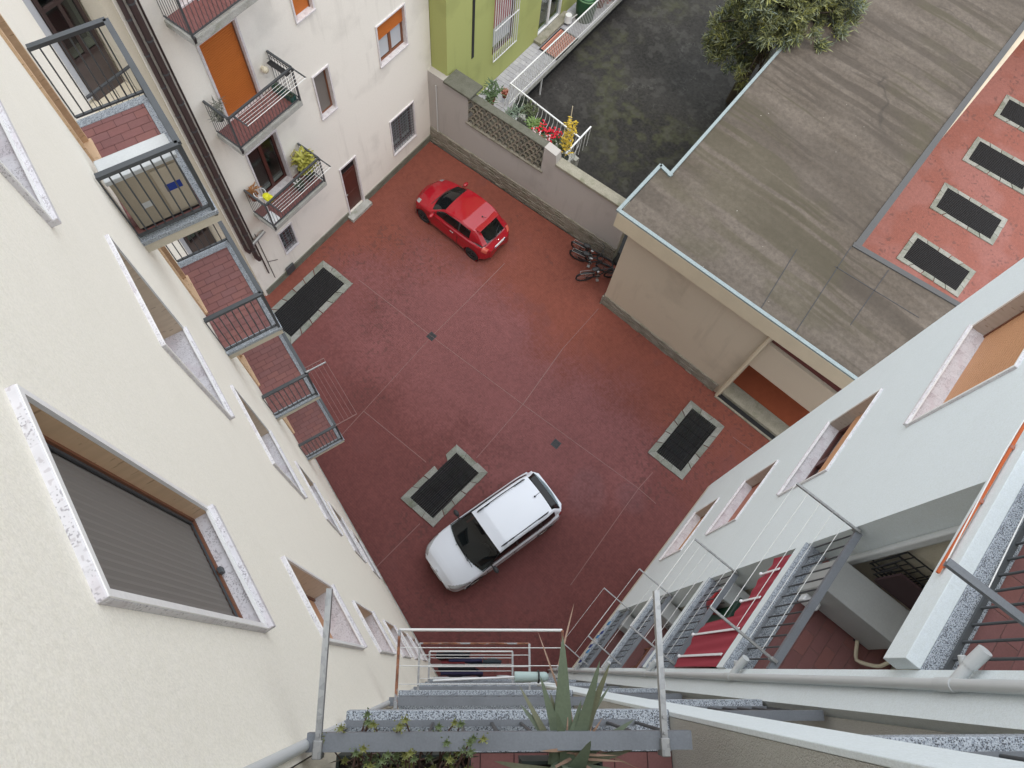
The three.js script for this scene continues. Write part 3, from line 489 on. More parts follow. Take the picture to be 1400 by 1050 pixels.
  for (let k = 0; k < 4; k++) {
    const y = 10.2 - 3.38 * k, g = group('stair_window', B);
    mesh('frame', [...ring(-5.3, -4.55, y, y + 2.1, 0.07, -0.998, -0.9), bx(-4.95, -4.88, y + 0.07, y + 2.03, -0.99, -0.91), bx(-5.23, -4.62, y + 1.25, y + 1.32, -0.985, -0.9)], M.pipe, g);
    mesh('pane', bx(-5.23, -4.62, y + 0.07, y + 2.03, -0.97, -0.96), M.glass, g); room(g, -5.2, -4.65, y + 0.1, y + 1.85, -1.302);
    mesh('lower_panel', bx(-5.3, -4.55, y - 1.0, y - 0.01, -0.998, -0.92), mat({ rgb: [0.09, 0.07, 0.065], map: T.metal }), g);
    mesh('white_door', bx(-6.5, -5.72, y - 0.9, y + 1.9, -0.998, -0.95), M.white, g);
    mesh('blind', bx(-5.7, -5.32, y - 0.9, y + 1.9, -0.998, -0.955), M.lace, g);
    const l = group('landing', B);
    mesh('slab', bx(-6.6, -4.51, y - 1.15, y - 1.0, -0.99, -0.1), M.beige, l);
    rail(l, [-6.4, -0.15], [-4.55, -0.15], y - 1.0, y - 0.05, { gap: 0.13 });
  }
}

// ---------------------------------------------------------------- boundary wall with a pierced tile screen
const C = wing('boundary_wall', 'grey-brown rendered boundary wall with stone base and pierced tile screen', 'wall', 'C');
{
  mesh('render', [panel([[-3.55, 0.7], [4.95, 0.7], [4.95, 2.86], [1.97, 2.86], [1.9, 3.3], [1.42, 3.36], [1.42, 2.16], [-1.78, 2.16], [-1.78, 3.4], [-3.55, 3.4]], [], -0.3, 0)], M.yardwall, C);
  mesh('ledge', rb(-1.85, 1.5, 2.12, 2.2, -0.28, 0.045, 0.01), M.brownstone, C);
  mesh('coping', rb(1.95, 4.95, 2.862, 2.98, -0.34, 0.05, 0.02), M.lime, C);
  mesh('pier_cap', rb(-2.78, -1.62, 3.402, 3.5, -0.62, 0.1, 0.02), M.capstone, C);
  mesh('screen_coping', rb(-1.78, 1.42, 3.28, 3.36, -0.3, 0.0, 0.015), M.capstone, C);
  // split-stone base: courses of small blocks
  const blocks = [], rs = mulberry(99);
  for (let r = 0; r < 10; r++) for (let x = -3.5 - rs() * 0.2; x < 4.9;) { const w = 0.14 + rs() * 0.28, o = 0.035 + rs() * 0.03; blocks.push(bx(Math.max(x, -3.5), Math.min(x + w, 4.94) - 0.008, r * 0.078 - 0.02, r * 0.078 + 0.052, -0.1, o)); x += w; }
  mesh('stone_base', blocks, M.brownstone, C).userData.kind = 'stuff';
  mesh('base_backing', bx(-3.55, 4.95, -0.1, 0.7, -0.3, 0.02), M.stone, C);
  // arched screen tiles in four staggered rows
  const sh = new THREE.Shape([[-0.128, -0.1], [-0.128, 0]].map(p => new THREE.Vector2(...p))); sh.absarc(0, 0, 0.128, Math.PI, 0, true); sh.lineTo(0.128, -0.1); sh.lineTo(0.096, -0.1); sh.lineTo(0.09, 0); sh.absarc(0, 0, 0.084, 0, Math.PI, false); sh.lineTo(-0.096, -0.1);
  const arch = uvm(new THREE.ExtrudeGeometry(sh, { depth: 0.22, bevelEnabled: false, curveSegments: 6 }).translate(0, 0, -0.24));
  const tones = [[0.62, 0.57, 0.5], [0.53, 0.49, 0.44], [0.7, 0.63, 0.55]].map(c => mat({ rgb: c, map: T.stone }));
  for (let r = 0; r < 5; r++) for (let k = 0; k < 13; k++) {
    const x = -1.65 + k * 0.256 + (r % 2 ? 0.128 : 0); if (x > 1.3) continue;
    const m = shade(new THREE.Mesh(arch, tones[(k * 5 + r * 3) % 3])); m.name = 'screen_tile'; m.position.set(x, 2.3 + r * 0.212, 0.01); C.add(m);
  }
  mesh('vent_pipe', [new THREE.CylinderGeometry(0.022, 0.022, 2.3, 8).translate(-3.15, 1.85, 0.03)], M.plastic, C);
}

// ---------------------------------------------------------------- green house behind the boundary wall
const dirB = [0.6032, -0.7976], gc = [-0.9, -18.62];
const H = thing('green_house', 'olive green rendered house with a barred window behind the boundary wall', 'house', [gc[0], 0, gc[1]], Math.atan2(0.7976, 0.6032));
// local x runs away from the boundary wall, local z faces the yard
{
  const win = [2.55, 3.85, 2.35, 5.0], dr = [5.55, 7.2, 1.15, 4.6];
  mesh('wall', panel(rect(0, 16, 0, 12), [win, dr], -0.35, 0), M.olive, H);
  mesh('gable_wall', bx(0.0, 0.35, 0, 12, -7, -0.351), M.olive, H);
  mesh('drain_slot', [bx(1.32, 1.44, 3.2, 12, 0.002, 0.02)], M.black, H);
  const w = group('barred_window', H);
  mesh('frame', ring(win[0], win[1], win[2], win[3], 0.06, -0.2, -0.08), M.darkwood, w); room(w, ...win, -0.353);
  mesh('pane', bx(win[0] + 0.06, win[1] - 0.06, win[2] + 0.06, win[3] - 0.06, -0.16, -0.15), M.glass, w);
  const ct = []; for (let k = 0; k < 9; k++) ct.push(bx(win[0] + 0.07 + k * 0.13, win[0] + 0.14 + k * 0.13, 3.4, 4.9, -0.149, -0.14));
  mesh('striped_curtain', ct, mat({ rgb: [0.36, 0.12, 0.13] }), w); mesh('curtain', bx(win[0] + 0.1, win[1] - 0.1, 2.6, 4.9, -0.1499, -0.145), M.lace, w);
  for (let k = 0; k <= 11; k++) mesh('window_bar', bar(V(win[0] - 0.05 + k * 0.128, 2.25, 0.1), V(win[0] - 0.05 + k * 0.128, 5.1, 0.1), 0.022), M.white, w);
  for (const y of [2.25, 3.6, 5.1]) mesh('cross_bar', bar(V(win[0] - 0.06, y, 0.1), V(win[1] + 0.08, y, 0.1), 0.03), M.white, w);
  const d = group('house_door', H);
  mesh('frame', ring(dr[0], dr[1], dr[2], dr[3], 0.08, -0.2, -0.06), M.white, d); room(d, ...dr, -0.353); mesh('pane', bx(dr[0] + 0.08, dr[1] - 0.08, dr[2] + 0.1, dr[3] - 0.1, -0.15, -0.14), M.glass, d); mesh('mullion', bx(6.3, 6.4, dr[2] + 0.1, dr[3] - 0.1, -0.139, -0.08), M.white, d);
  mesh('doorstep', rb(5.3, 7.4, 1.151, 1.28, 0.0, 0.35, 0.01), M.lime, H);
}
{ // raised tiled walkway in front of the house, with its white railing
  const t = thing('walkway', 'raised pale tiled walkway with white railing along the green house', 'walkway', [gc[0], 0, gc[1]], Math.atan2(0.7976, 0.6032));
  mesh('slab', bx(0.9, 15, 0.9, 1.12, 0.001, 1.26), M.stone, t);
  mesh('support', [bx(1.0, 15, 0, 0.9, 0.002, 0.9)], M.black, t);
  const pale = [[0.4, 0.41, 0.45], [0.37, 0.38, 0.42], [0.43, 0.44, 0.475]].map(c => mat({ rgb: c, map: T.clay, roughness: 0.5 })), l = [[], [], []];
  for (let x = 0.9; x < 9.5; x += 0.2) for (let k = 0; k < 6; k++) { const z = 0.005 + k * 0.206; l[Math.floor(R() * 3)].push(bx(x + 0.005, x + 0.195, 1.12, 1.14, z + 0.005, z + 0.205)); }
  l.forEach((q, i) => { mesh('pale_tiles', q, pale[i], t).userData.kind = 'stuff'; });
  rail(t, [2.16, 1.17], [9.6, 1.22], 1.14, 2.2, { m: M.white, gap: 0.13, r: 0.011, top: [0.045, 0.04], low: 0.06 });
  mesh('support_post', uvm(bar(V(4.3, 0, 1.2), V(4.3, 0.9, 1.2), 0.05)), M.white, t);
  // the stair railing that follows the boundary wall
  const g = group('stair_railing', t), L = (x, y, z) => { const p = V(x, y, z).sub(V(gc[0], 0, gc[1])); return p.applyAxisAngle(V(0, 1, 0), -Math.atan2(0.7976, 0.6032)); };
  const a = L(1.31, 2.2, -19.66), b = L(3.8, 2.2, -17.32), c = L(4.2, 2.2, -17.85), e = L(3.1, 2.2, -16.39);
  mesh('handrail', [bar(a, b, 0.045), bar(e, c, 0.05)], M.white, g);
  for (let k = 0; k <= 19; k++) { const p = a.clone().lerp(b, k / 19), q = p.clone(); q.y = 1.2; const bow = L(0, 0, 0).sub(L(-0.15, 0, 0.19)); mesh('baluster', tube([p, p.clone().lerp(q, 0.35), p.clone().lerp(q, 0.65).sub(bow.clone().multiplyScalar(0.8)), q.clone().sub(bow)], 0.012, 8, 5), M.white, g); }
  for (let k = 0; k <= 7; k++) { const p = e.clone().lerp(c, k / 7), q = p.clone(); q.y = 1.2; mesh('baluster', rod(p, q, 0.011, 5), M.white, g); }
  mesh('low_wall', [bar(L(1.75, 0.6, -19.2), L(3.85, 0.6, -17.2), 0.2, 1.2)], M.stone, g);
  mesh('planting_bed', [bar(L(0.7, 1.1, -18.9), L(3.4, 1.1, -16.85), 1.0, 0.3)], M.stone, g);
}
struct('yard_path', slab([w2('C', 3.0, -0.4), w2('C', 7.2, -0.4), w2('C', 7.2, -2.0), w2('C', 3.3, -2.2)], 0.0, 0.03), M.smooth);

// ---------------------------------------------------------------- garage with the flat felt roof
const G = wing('garage_building', 'low beige garage building with a weathered flat felt roof', 'garage', 'G');
{
  mesh('front_wall', bx(-3.16, 1.86, 0, 4.9, -0.3, 0), M.garage, G);
  mesh('left_wall', [bx(-3.16, -2.86, 0, 5.1, -26, -0.301)], M.garage, G);
  mesh('right_wall', [panel(rect(0, 22.6, 0, 5.1), [], 0, 0.3).rotateY(Math.PI / 2).translate(1.75, 0, -3.5)], M.garage, G);
  mesh('rear_court_wall', bx(2.05, 9, 0, 5.1, -3.6, -3.3), M.garage, G);
  const blocks = [], rs = mulberry(5);
  for (let r = 0; r < 7; r++) for (let x = -3.2; x < 1.75;) { const w = 0.14 + rs() * 0.26; blocks.push(bx(x, Math.min(x + w, 1.76) - 0.008, r * 0.08 - 0.02, r * 0.08 + 0.054, -0.02, 0.03 + rs() * 0.03)); x += w; }
  for (let r = 0; r < 7; r++) for (let z = -2; z < 0; z += 0.3) blocks.push(bx(-3.2, -3.15, r * 0.08 - 0.02, r * 0.08 + 0.054, z, z + 0.29));
  mesh('stone_base', blocks, M.brownstone, G).userData.kind = 'stuff';
  const poly = [[-3.5, 0.3], [9, -0.13], [9, -3.95], [5.23, -3.95], [2.2, -3.54], [2.0, -9.4], [1.86, -15.2], [1.5, -27], [-4.5, -27], [-3.62, -8.3], [-3.24, -2.1], [-3.22, -1.62], [-3.6, -1.75]];
  mesh('roof_slab', slab(poly, 5.0, 5.36), M.garage, G);
  mesh('roof_felt', slab(poly, 5.362, 5.385), M.roof, G);
  const FP = (p, y) => V(p[0], y, p[1]);
  mesh('fascia', uvm(bar(V(-3.56, 5.06, 0.36), V(9.05, 5.06, -0.07), 0.1, 0.62)), M.fascia, G);
  mesh('soffit', slab([[-3.5, 0.3], [9, -0.13], [9, -0.4], [-3.5, -0.4]], 4.8, 4.99), M.fascia, G);
  const edge = (a, b, w, h, m, n) => mesh(n, uvm(bar(FP(a, 5.4), FP(b, 5.4), w, h)), m, G);
  edge([-3.58, 0.35], [9, -0.08], 0.11, 0.07, M.flash, 'roof_flashing');
  edge([-3.58, 0.4], [-3.66, -1.78], 0.1, 0.08, M.flash, 'roof_flashing');
  edge([-3.66, -1.76], [-3.2, -1.68], 0.12, 0.08, M.flash, 'roof_flashing');
  edge([-3.26, -1.62], [-3.64, -8.3], 0.09, 0.09, M.flash, 'roof_flashing'); edge([-3.64, -8.3], [-4.5, -27], 0.13, 0.09, M.flash, 'roof_flashing');
  edge([2.12, -3.5], [1.92, -9.4], 0.19, 0.06, M.kerbfelt, 'roof_kerb'); edge([1.92, -9.4], [1.76, -15.2], 0.19, 0.06, M.kerbfelt, 'roof_kerb'); edge([1.76, -15.2], [1.4, -27], 0.19, 0.06, M.kerbfelt, 'roof_kerb');
  edge([2.0, -3.5], [5.3, -3.9], 0.17, 0.05, M.kerbfelt, 'roof_kerb');
  // felt sheets by the near corner: seams between them
  for (const [a, b] of [[[2.0, -3.4], [2.3, 0.08]], [[3.2, -3.5], [3.3, -1.2]], [[2.0, -2.5], [4.6, -2.75]], [[0.9, -2.2], [1.2, 0.1]]]) mesh('felt_seam', uvm(bar(FP(a, 5.388), FP(b, 5.388), 0.022, 0.01)), M.smooth, G);
  // ramp opening on the right
  mesh('ramp_beam', bx(2.02, 9, 2.62, 4.13, -0.3, -0.01), M.garage, G);
  mesh('pier', bx(1.86, 2.02, 0, 4.9, -0.6, -0.001), M.garage, G);
  mesh('maroon_infill', bx(2.02, 9, 4.135, 4.99, -0.34, -0.12), mat({ rgb: [0.13, 0.035, 0.032], map: T.metal, roughness: 0.6 }), G);  // recessed dark maroon box closing the gap between beam and roof
  mesh('opening_floor', bx(2.03, 9, 0.004, 0.02, -3.28, -0.66), mat({ rgb: [0.36, 0.09, 0.035], map: T.clay }), G);
  mesh('threshold', rb(2.03, 9, 0.005, 0.16, -0.64, -0.08, 0.015), M.lime, G);
  mesh('gutter_slot', bx(2.0, 9, 0.003, 0.02, -0.08, 0.1), M.dark, G);
  mesh('gutter_edge', rb(1.9, 9, 0.005, 0.06, 0.1, 0.17, 0.008), M.lime, G);
  mesh('downpipe', [new THREE.CylinderGeometry(0.055, 0.055, 4.7, 12).translate(1.92, 2.4, 0.08)], M.fascia, G);
}
{
  const p = at('G', 1.7, 0, -23.8), w = thing('boundary_wall', 'cream wall at the far end of the bright red terrace', 'wall', [p.x, 0, p.z], turn('G'));
  mesh('render', bx(0.1, 14, 0, 4.6, -0.5, 0), M.fascia, w); mesh('wall_base', bx(0.1, 14, -0.02, 0.2, 0.001, 0.03), M.stone, w);
}
// ---------------------------------------------------------------- cars
function table(t, x) { if (x >= t[0][0]) return t[0][1]; for (let i = 1; i < t.length; i++) if (x >= t[i][0]) { const [x0, a] = t[i - 1], [x1, b] = t[i]; const k = (x - x1) / (x0 - x1); return lerp(b, a, k); } return t[t.length - 1][1]; }
function smoothTable(t, x, h) { let s = 0; for (let k = -2; k <= 2; k++) s += table(t, x + k * h / 2); return s / 5; }
function gridParts(P, nu, nv, classify, lift) {          // splits a surface P(u,v) into meshes by class, with smooth normals
  const pos = [], nor = [], e = 1e-3;
  for (let i = 0; i <= nu; i++) for (let j = 0; j <= nv; j++) {
    const u = i / nu, v = j / nv, p = P(u, v), a = P(Math.min(1, u + e), v).sub(P(Math.max(0, u - e), v)), b = P(u, Math.min(1, v + e)).sub(P(u, Math.max(0, v - e)));
    pos.push(p); nor.push(a.cross(b).normalize());
  }
  const out = {};
  for (let i = 0; i < nu; i++) for (let j = 0; j < nv; j++) {
    const c = classify((i + 0.5) / nu, (j + 0.5) / nv); if (!c) continue;
    const q = out[c] ||= { p: [], n: [] }, w = nv + 1, l = (lift && lift[c]) || 0;
    for (const k of [[i, j], [i + 1, j], [i + 1, j + 1], [i, j], [i + 1, j + 1], [i, j + 1]]) { const id = k[0] * w + k[1], n = nor[id], s = pos[id]; q.p.push(s.x + n.x * l, s.y + n.y * l, s.z + n.z * l); q.n.push(n.x, n.y, n.z); }
  }
  for (const k in out) { const g = new THREE.BufferGeometry(); g.setAttribute('position', new THREE.Float32BufferAttribute(out[k].p, 3)); g.setAttribute('normal', new THREE.Float32BufferAttribute(out[k].n, 3)); out[k] = uvm(g); }
  return out;
}
const lens = mat({ physical: true, rgb: [0.42, 0.44, 0.46], roughness: 0.12, metalness: 0.4, clearcoat: 1, clearcoatRoughness: 0.05 });
const carGlass = mat({ physical: true, rgb: [0.3, 0.36, 0.37], roughness: 0.02, transmission: 1, thickness: 0, ior: 1.5 });
const carTrim = mat({ rgb: [0.03, 0.031, 0.034], roughness: 0.8 }), seatGrey = mat({ rgb: [0.06, 0.061, 0.066], roughness: 0.95 });
const tyre = mat({ rgb: [0.014, 0.014, 0.015], roughness: 0.9 });
const cladding = mat({ rgb: [0.02, 0.021, 0.023], roughness: 0.6 });
const chrome = mat({ rgb: [0.7, 0.7, 0.7], metalness: 1, roughness: 0.22 });
function car(g, s, paint) {
  const xf = s.w[0][0], xr = s.w[s.w.length - 1][0], top = (x) => smoothTable(s.top, x, 0.12), wid = (x) => smoothTable(s.w, x, 0.05);
  const body = (u, v) => {
    const x = lerp(xf, xr, u), p = v * 2 - 1, a = Math.abs(p), w = wid(x), yt = top(x), yb = table(s.bottom, x), ys = yt - 0.035 - 0.1 * sstep(0.6, 1.7, x);
    let z, y;
    if (a < 0.46) { const k = a / 0.46; z = w * 0.86 * k; y = lerp(yt, ys, k * k); }
    else if (a < 0.6) { const k = (a - 0.46) / 0.14 * Math.PI / 2; z = w * (0.86 + 0.13 * Math.sin(k)); y = ys - 0.13 * (1 - Math.cos(k)); }
    else if (a < 0.94) { const k = (a - 0.6) / 0.34, h = lerp(ys - 0.13, yb + 0.07, k); z = w * (0.99 + 0.022 * Math.sin(Math.PI * k) - 0.012 * Math.sin(Math.PI * 2 * k)); y = h; }
    else { const k = (a - 0.94) / 0.06; z = w * (0.99 - 0.12 * k); y = yb + 0.07 * (1 - k); }
    return V(x, y, Math.sign(p || 1) * z);
  };
  const bp = gridParts(body, 170, 140, (u, v) => {
    const x = lerp(xf, xr, u), a = Math.abs(v * 2 - 1);
    if (a > 0.56) { const p = body(u, v); for (const ax of s.axles) if (Math.hypot(p.x - ax, p.y - s.wheel) < s.wheel * 1.15) return null; }
    if (a > 0.6 && a < 0.9 && s.seams.some(q => Math.abs(x - q) < 0.011)) return 'seam';
    if (a > s.clad) return 'lower_cladding';
    const sd = v < 0.5 ? '#0' : '#1'; if (s.head(x, a)) return 'headlight' + sd; if (s.tail(x, a)) return 'tail_light' + sd;
    const xb = s.gx[0] - 0.17 * (a / 0.48) * (a / 0.48);
    if (x > xb && a < 0.45) return 'bonnet';
    if (x < xb && x > s.gx[1] + 0.08 && a < 0.48) return x > s.gx[0] - 0.6 ? 'dashboard' : x < s.rr + 0.45 ? 'parcel_shelf' : null;
    if (a > 0.6 && x < s.doorF && x > s.doorR && a < 0.9) return 'door' + sd;
    return 'body';
  }, { 'headlight#0': 0.004, 'headlight#1': 0.004, 'tail_light#0': 0.006, 'tail_light#1': 0.006, bonnet: 0.004, 'door#0': 0.003, 'door#1': 0.003, seam: -0.01 });
  const mm = { seam: cladding, dashboard: s.trim, parcel_shelf: s.trim, body: paint, bonnet: paint, door: paint, lower_cladding: cladding, headlight: lens, tail_light: s.tailMat };
  for (const k in bp) mesh(k.split('#')[0], bp[k], mm[k.split('#')[0]], g);
  for (const x of [xf, xr]) {                              // close the nose and the tail
    const pts = []; for (let j = 0; j <= 40; j++) { const p = body(x === xf ? 0 : 1, j / 40); pts.push([p.z, p.y]); }
    const c = new THREE.BufferGeometry(), q = [], n = [], cy = (pts[20][1] + pts[0][1]) / 2, sx = x === xf ? 1 : -1;
    for (let j = 0; j < 40; j++) { const A0 = pts[j], B0 = pts[j + 1]; for (const [z, y] of sx > 0 ? [[0, cy], A0, B0] : [[0, cy], B0, A0]) { q.push(x, y, z); n.push(sx, 0, 0); } }
    c.setAttribute('position', new THREE.Float32BufferAttribute(q, 3)); c.setAttribute('normal', new THREE.Float32BufferAttribute(n, 3)); uvm(c);
    mesh(x === xf ? 'front_bumper' : 'rear_bumper', c, x === xf ? s.noseMat : paint, g);
  }
  const gh = (u, v) => {
    let x = lerp(s.gx[0], s.gx[1], u); const p = v * 2 - 1, a = Math.abs(p), yr = smoothTable(s.roof, x, 0.1), yb = s.belt, wb = smoothTable(s.gw, x, 0.1), wr = wb - s.tumble * clamp((yr - yb) / 0.45);
    const f = sstep(s.rf - 0.15, s.gx[0], x), b = sstep(s.rr + 0.15, s.gx[1], x);
    let z, y;
    if (a < 0.7) { const k = a / 0.7; z = wr * k; y = yr - 0.035 * k * k; x += -f * 0.16 * k * k + b * 0.1 * k * k; }
    else { const k = (a - 0.7) / 0.3, r = sstep(0, 1, k); z = lerp(wr, wb, Math.pow(k, 0.8)) + 0.02 * Math.sin(Math.PI * k); y = lerp(yr - 0.035, yb - 0.03, k * (0.75 + 0.25 * k)); x += -f * 0.16 + b * 0.1; }
    return V(x, y, Math.sign(p || 1) * z);
  };
  const gp = gridParts(gh, 150, 110, (u, v) => {
    const x = lerp(s.gx[0], s.gx[1], u), a = Math.abs(v * 2 - 1);
    if (a < 0.66) { if (x > s.rf) return 'windscreen'; if (x < s.rr) return a > s.rearIn ? 'pillar' : 'rear_window'; return 'roof'; }
    if (a < 0.745) return x < s.rf && x > s.rr ? 'roof' : x > s.rf && s.blackFront ? 'windscreen' : 'pillar';
    if (x > s.side[0] || x < s.side[1] || a > 0.97) return x > s.rf && s.blackFront ? 'front_pillar' : 'pillar';
    for (const c of s.posts) if (Math.abs(x - c) < 0.035) return 'door_post';
    return 'side_window#' + (v < 0.5 ? 0 : 1) + s.posts.filter(c => x < c).length;
  }, { roof: 0.006, windscreen: -0.002, rear_window: -0.002, side_window: -0.006 });
  const gm = { front_pillar: cladding, roof: paint, pillar: s.pillarMat || paint, windscreen: carGlass, rear_window: carGlass, side_window: carGlass, door_post: cladding };
  for (const k in gp) mesh(k.split('#')[0], gp[k], gm[k.split('#')[0]], g);
  // cabin behind the glass
  mesh('cabin_floor', bx(s.gx[1] + 0.3, s.gx[0] - 0.3, 0.3, 0.34, -0.68, 0.68), s.trim, g);
  for (const [x, zs] of [[0.0, [-0.36, 0.36]], [-0.85, [-0.34, 0.34]]]) for (const z of zs) { const st = group('seat', g); mesh('cushion', rb(x - 0.15, x + 0.35, 0.55, 0.7, z - 0.25, z + 0.25, 0.05), s.seatMat, st); mesh('backrest', rb(-0.08, 0.06, 0, 0.58, -0.24, 0.24, 0.05).rotateZ(0.25).translate(x - 0.18, 0.62, z), s.seatMat, st); mesh('headrest', rb(x - 0.4, x - 0.3, 1.17, 1.3, z - 0.12, z + 0.12, 0.04), s.seatMat, st); }
  mesh('steering_wheel', new THREE.TorusGeometry(0.18, 0.016, 8, 24).rotateY(Math.PI / 2).rotateZ(0.45).translate(s.gx[0] - 0.62, s.belt - 0.04, -0.36), cladding, g);
  mesh('interior_mirror', rb(s.rf - 0.02, s.rf + 0.02, smoothTable(s.roof, s.rf, 0.1) - 0.13, smoothTable(s.roof, s.rf, 0.1) - 0.07, -0.11, 0.11, 0.012), cladding, g);
  // wheels in dark arches
  for (const x of s.axles) for (const sd of [-1, 1]) {
    const z = sd * (wid(x) * 1.0), r = s.wheel, wh = group('wheel', g); wh.position.set(x, r, z - sd * 0.085);
    mesh('tyre', new THREE.LatheGeometry([[r * 0.62, -0.09], [r * 0.94, -0.095], [r, -0.06], [r, 0.06], [r * 0.94, 0.095], [r * 0.62, 0.09]].map(p => new THREE.Vector2(...p)), 28).rotateX(Math.PI / 2), tyre, wh);
    const spokes = []; for (let k = 0; k < 5; k++) spokes.push(new THREE.BoxGeometry(0.05, r * 0.58, 0.02).translate(0, r * 0.32, sd * 0.07).rotateZ(k * Math.PI * 0.4));
    mesh('rim', [...spokes, new THREE.CylinderGeometry(0.05, 0.05, 0.03, 12).rotateX(Math.PI / 2).translate(0, 0, sd * 0.075), new THREE.TorusGeometry(r * 0.6, 0.018, 8, 28).translate(0, 0, sd * 0.075)], s.rimMat, wh);
    mesh('wheel_arch', new THREE.RingGeometry(r * 1.12, r * 1.24, 26, 1, -0.25, Math.PI + 0.5).translate(x, r, 0).applyMatrix4(new THREE.Matrix4().makeScale(1, 1, 1)).translate(0, 0, z * 1.018), cladding, g);
    mesh('wheel_housing', [new THREE.CylinderGeometry(r * 1.16, r * 1.16, 0.32, 26, 1, true).rotateX(Math.PI / 2).translate(x, r, z - sd * 0.17), new THREE.CircleGeometry(r * 1.16, 26).translate(x, r, z - sd * 0.33)], paint, g);
  }
  for (const sd of [-1, 1]) { const m = mesh('wing_mirror', new THREE.SphereGeometry(1, 14, 10).scale(0.07, 0.065, 0.12).translate(s.mirror[0], s.mirror[1], sd * s.mirror[2]), s.mirrorMat || paint, g); mesh('mirror_arm', rod(V(s.mirror[0] + 0.03, s.mirror[1] - 0.03, sd * (s.mirror[2] - 0.2)), V(s.mirror[0], s.mirror[1] - 0.01, sd * s.mirror[2]), 0.02), cladding, m); }
  for (const sd of [-1, 1]) mesh('wiper', tube([V(s.gx[0] + 0.02, s.belt + 0.05, -0.45 + sd * 0.1), V(s.gx[0] - 0.02, s.belt + 0.075, 0.1 + sd * 0.25)], 0.009, 6, 5), cladding, g);
}
{
  const white = mat({ physical: true, rgb: [0.7, 0.735, 0.79], roughness: 0.5, specularIntensity: 0.25, clearcoat: 1, clearcoatRoughness: 0.05 });
  const g = thing('parked_car', 'white compact crossover with black roof rails parked beside a grated light well', 'car', [0.94, 0, -3.8], Math.atan2(-0.59, -0.807), 'parked cars');
  car(g, {
    w: [[2.08, 0.5], [2.02, 0.66], [1.88, 0.79], [1.6, 0.855], [1.2, 0.88], [0, 0.885], [-1.4, 0.88], [-1.85, 0.84], [-2.0, 0.76], [-2.08, 0.6]],
    top: [[2.08, 0.66], [2.02, 0.8], [1.85, 0.9], [1.45, 0.99], [0.95, 1.06], [0, 1.06], [-1.8, 1.08], [-2.08, 1.02]],
    bottom: [[2.08, 0.3], [1.8, 0.22], [-1.8, 0.24], [-2.08, 0.34]], clad: 0.86, cowl: 1.02, seams: [0.85, -0.14, -1.0], doorF: 0.85, doorR: -1.0,
    head: (x, a) => x > 1.42 && x < 2.0 && a > 0.525 - 0.2 * (x - 1.42) && a < 0.575, tail: (x, a) => x < -1.82 && a > 0.5 && a < 0.68, tailMat: mat({ physical: true, rgb: [0.18, 0.015, 0.02], roughness: 0.15, clearcoat: 1 }), noseMat: cladding,
    gx: [1.16, -2.03], roof: [[1.16, 1.05], [0.8, 1.24], [0.4, 1.44], [0.0, 1.53], [-0.5, 1.56], [-1.1, 1.55], [-1.55, 1.5], [-1.72, 1.46], [-1.9, 1.28], [-2.03, 1.08]],
    gw: [[1.06, 0.82], [0, 0.83], [-1.4, 0.82], [-2.03, 0.74]], belt: 1.05, tumble: 0.17, rf: 0.33, rr: -1.64, rearIn: 0.7, side: [0.72, -1.72], posts: [-0.25, -1.15],
    trim: carTrim, seatMat: seatGrey, blackFront: true, axles: [1.28, -1.26], wheel: 0.33, rimMat: chrome, mirror: [0.66, 1.08, 1.0], mirrorMat: cladding,
  }, white);
  for (const sd of [-1, 1]) {
    mesh('roof_rail', [tube([V(0.2, 1.5, sd * 0.6), V(0.12, 1.555, sd * 0.605), V(-0.6, 1.6, sd * 0.61), V(-1.4, 1.565, sd * 0.6), V(-1.5, 1.5, sd * 0.59)], 0.014, 30, 6), ...[0.08, -0.15, -1.2, -1.38].map(x => rb(x - 0.09, x + 0.09, 1.5, x > -1 ? 1.572 : 1.555, sd * 0.605 - 0.018, sd * 0.605 + 0.018, 0.01))], cladding, g);
    mesh('fog_lamp', new THREE.SphereGeometry(0.05, 10, 8).scale(0.4, 1, 1).translate(2.03, 0.42, sd * 0.6), lens, g);
  }
  mesh('roof_spoiler', [rb(-1.86, -1.66, 1.43, 1.47, -0.52, 0.52, 0.015)], cladding, g);
  mesh('aerial', [rod(V(-1.45, 1.52, 0), V(-1.62, 1.68, 0), 0.008), new THREE.SphereGeometry(0.03, 8, 6).translate(-1.44, 1.54, 0)], cladding, g);
  mesh('grille', [rb(2.04, 2.09, 0.5, 0.66, -0.4, 0.4, 0.02)], chrome, g);
  mesh('emblem', new THREE.CylinderGeometry(0.05, 0.05, 0.012, 14).rotateZ(Math.PI / 2 - 0.6).translate(2.03, 0.79, 0), chrome, g);
  mesh('front_plate', rb(2.08, 2.1, 0.36, 0.46, -0.26, 0.26, 0.004), M.white, g);
  for (const z of [-0.3, 0.25]) mesh('washer_jet', new THREE.SphereGeometry(0.016, 8, 6).translate(1.18, 1.04, z), cladding, g);
}
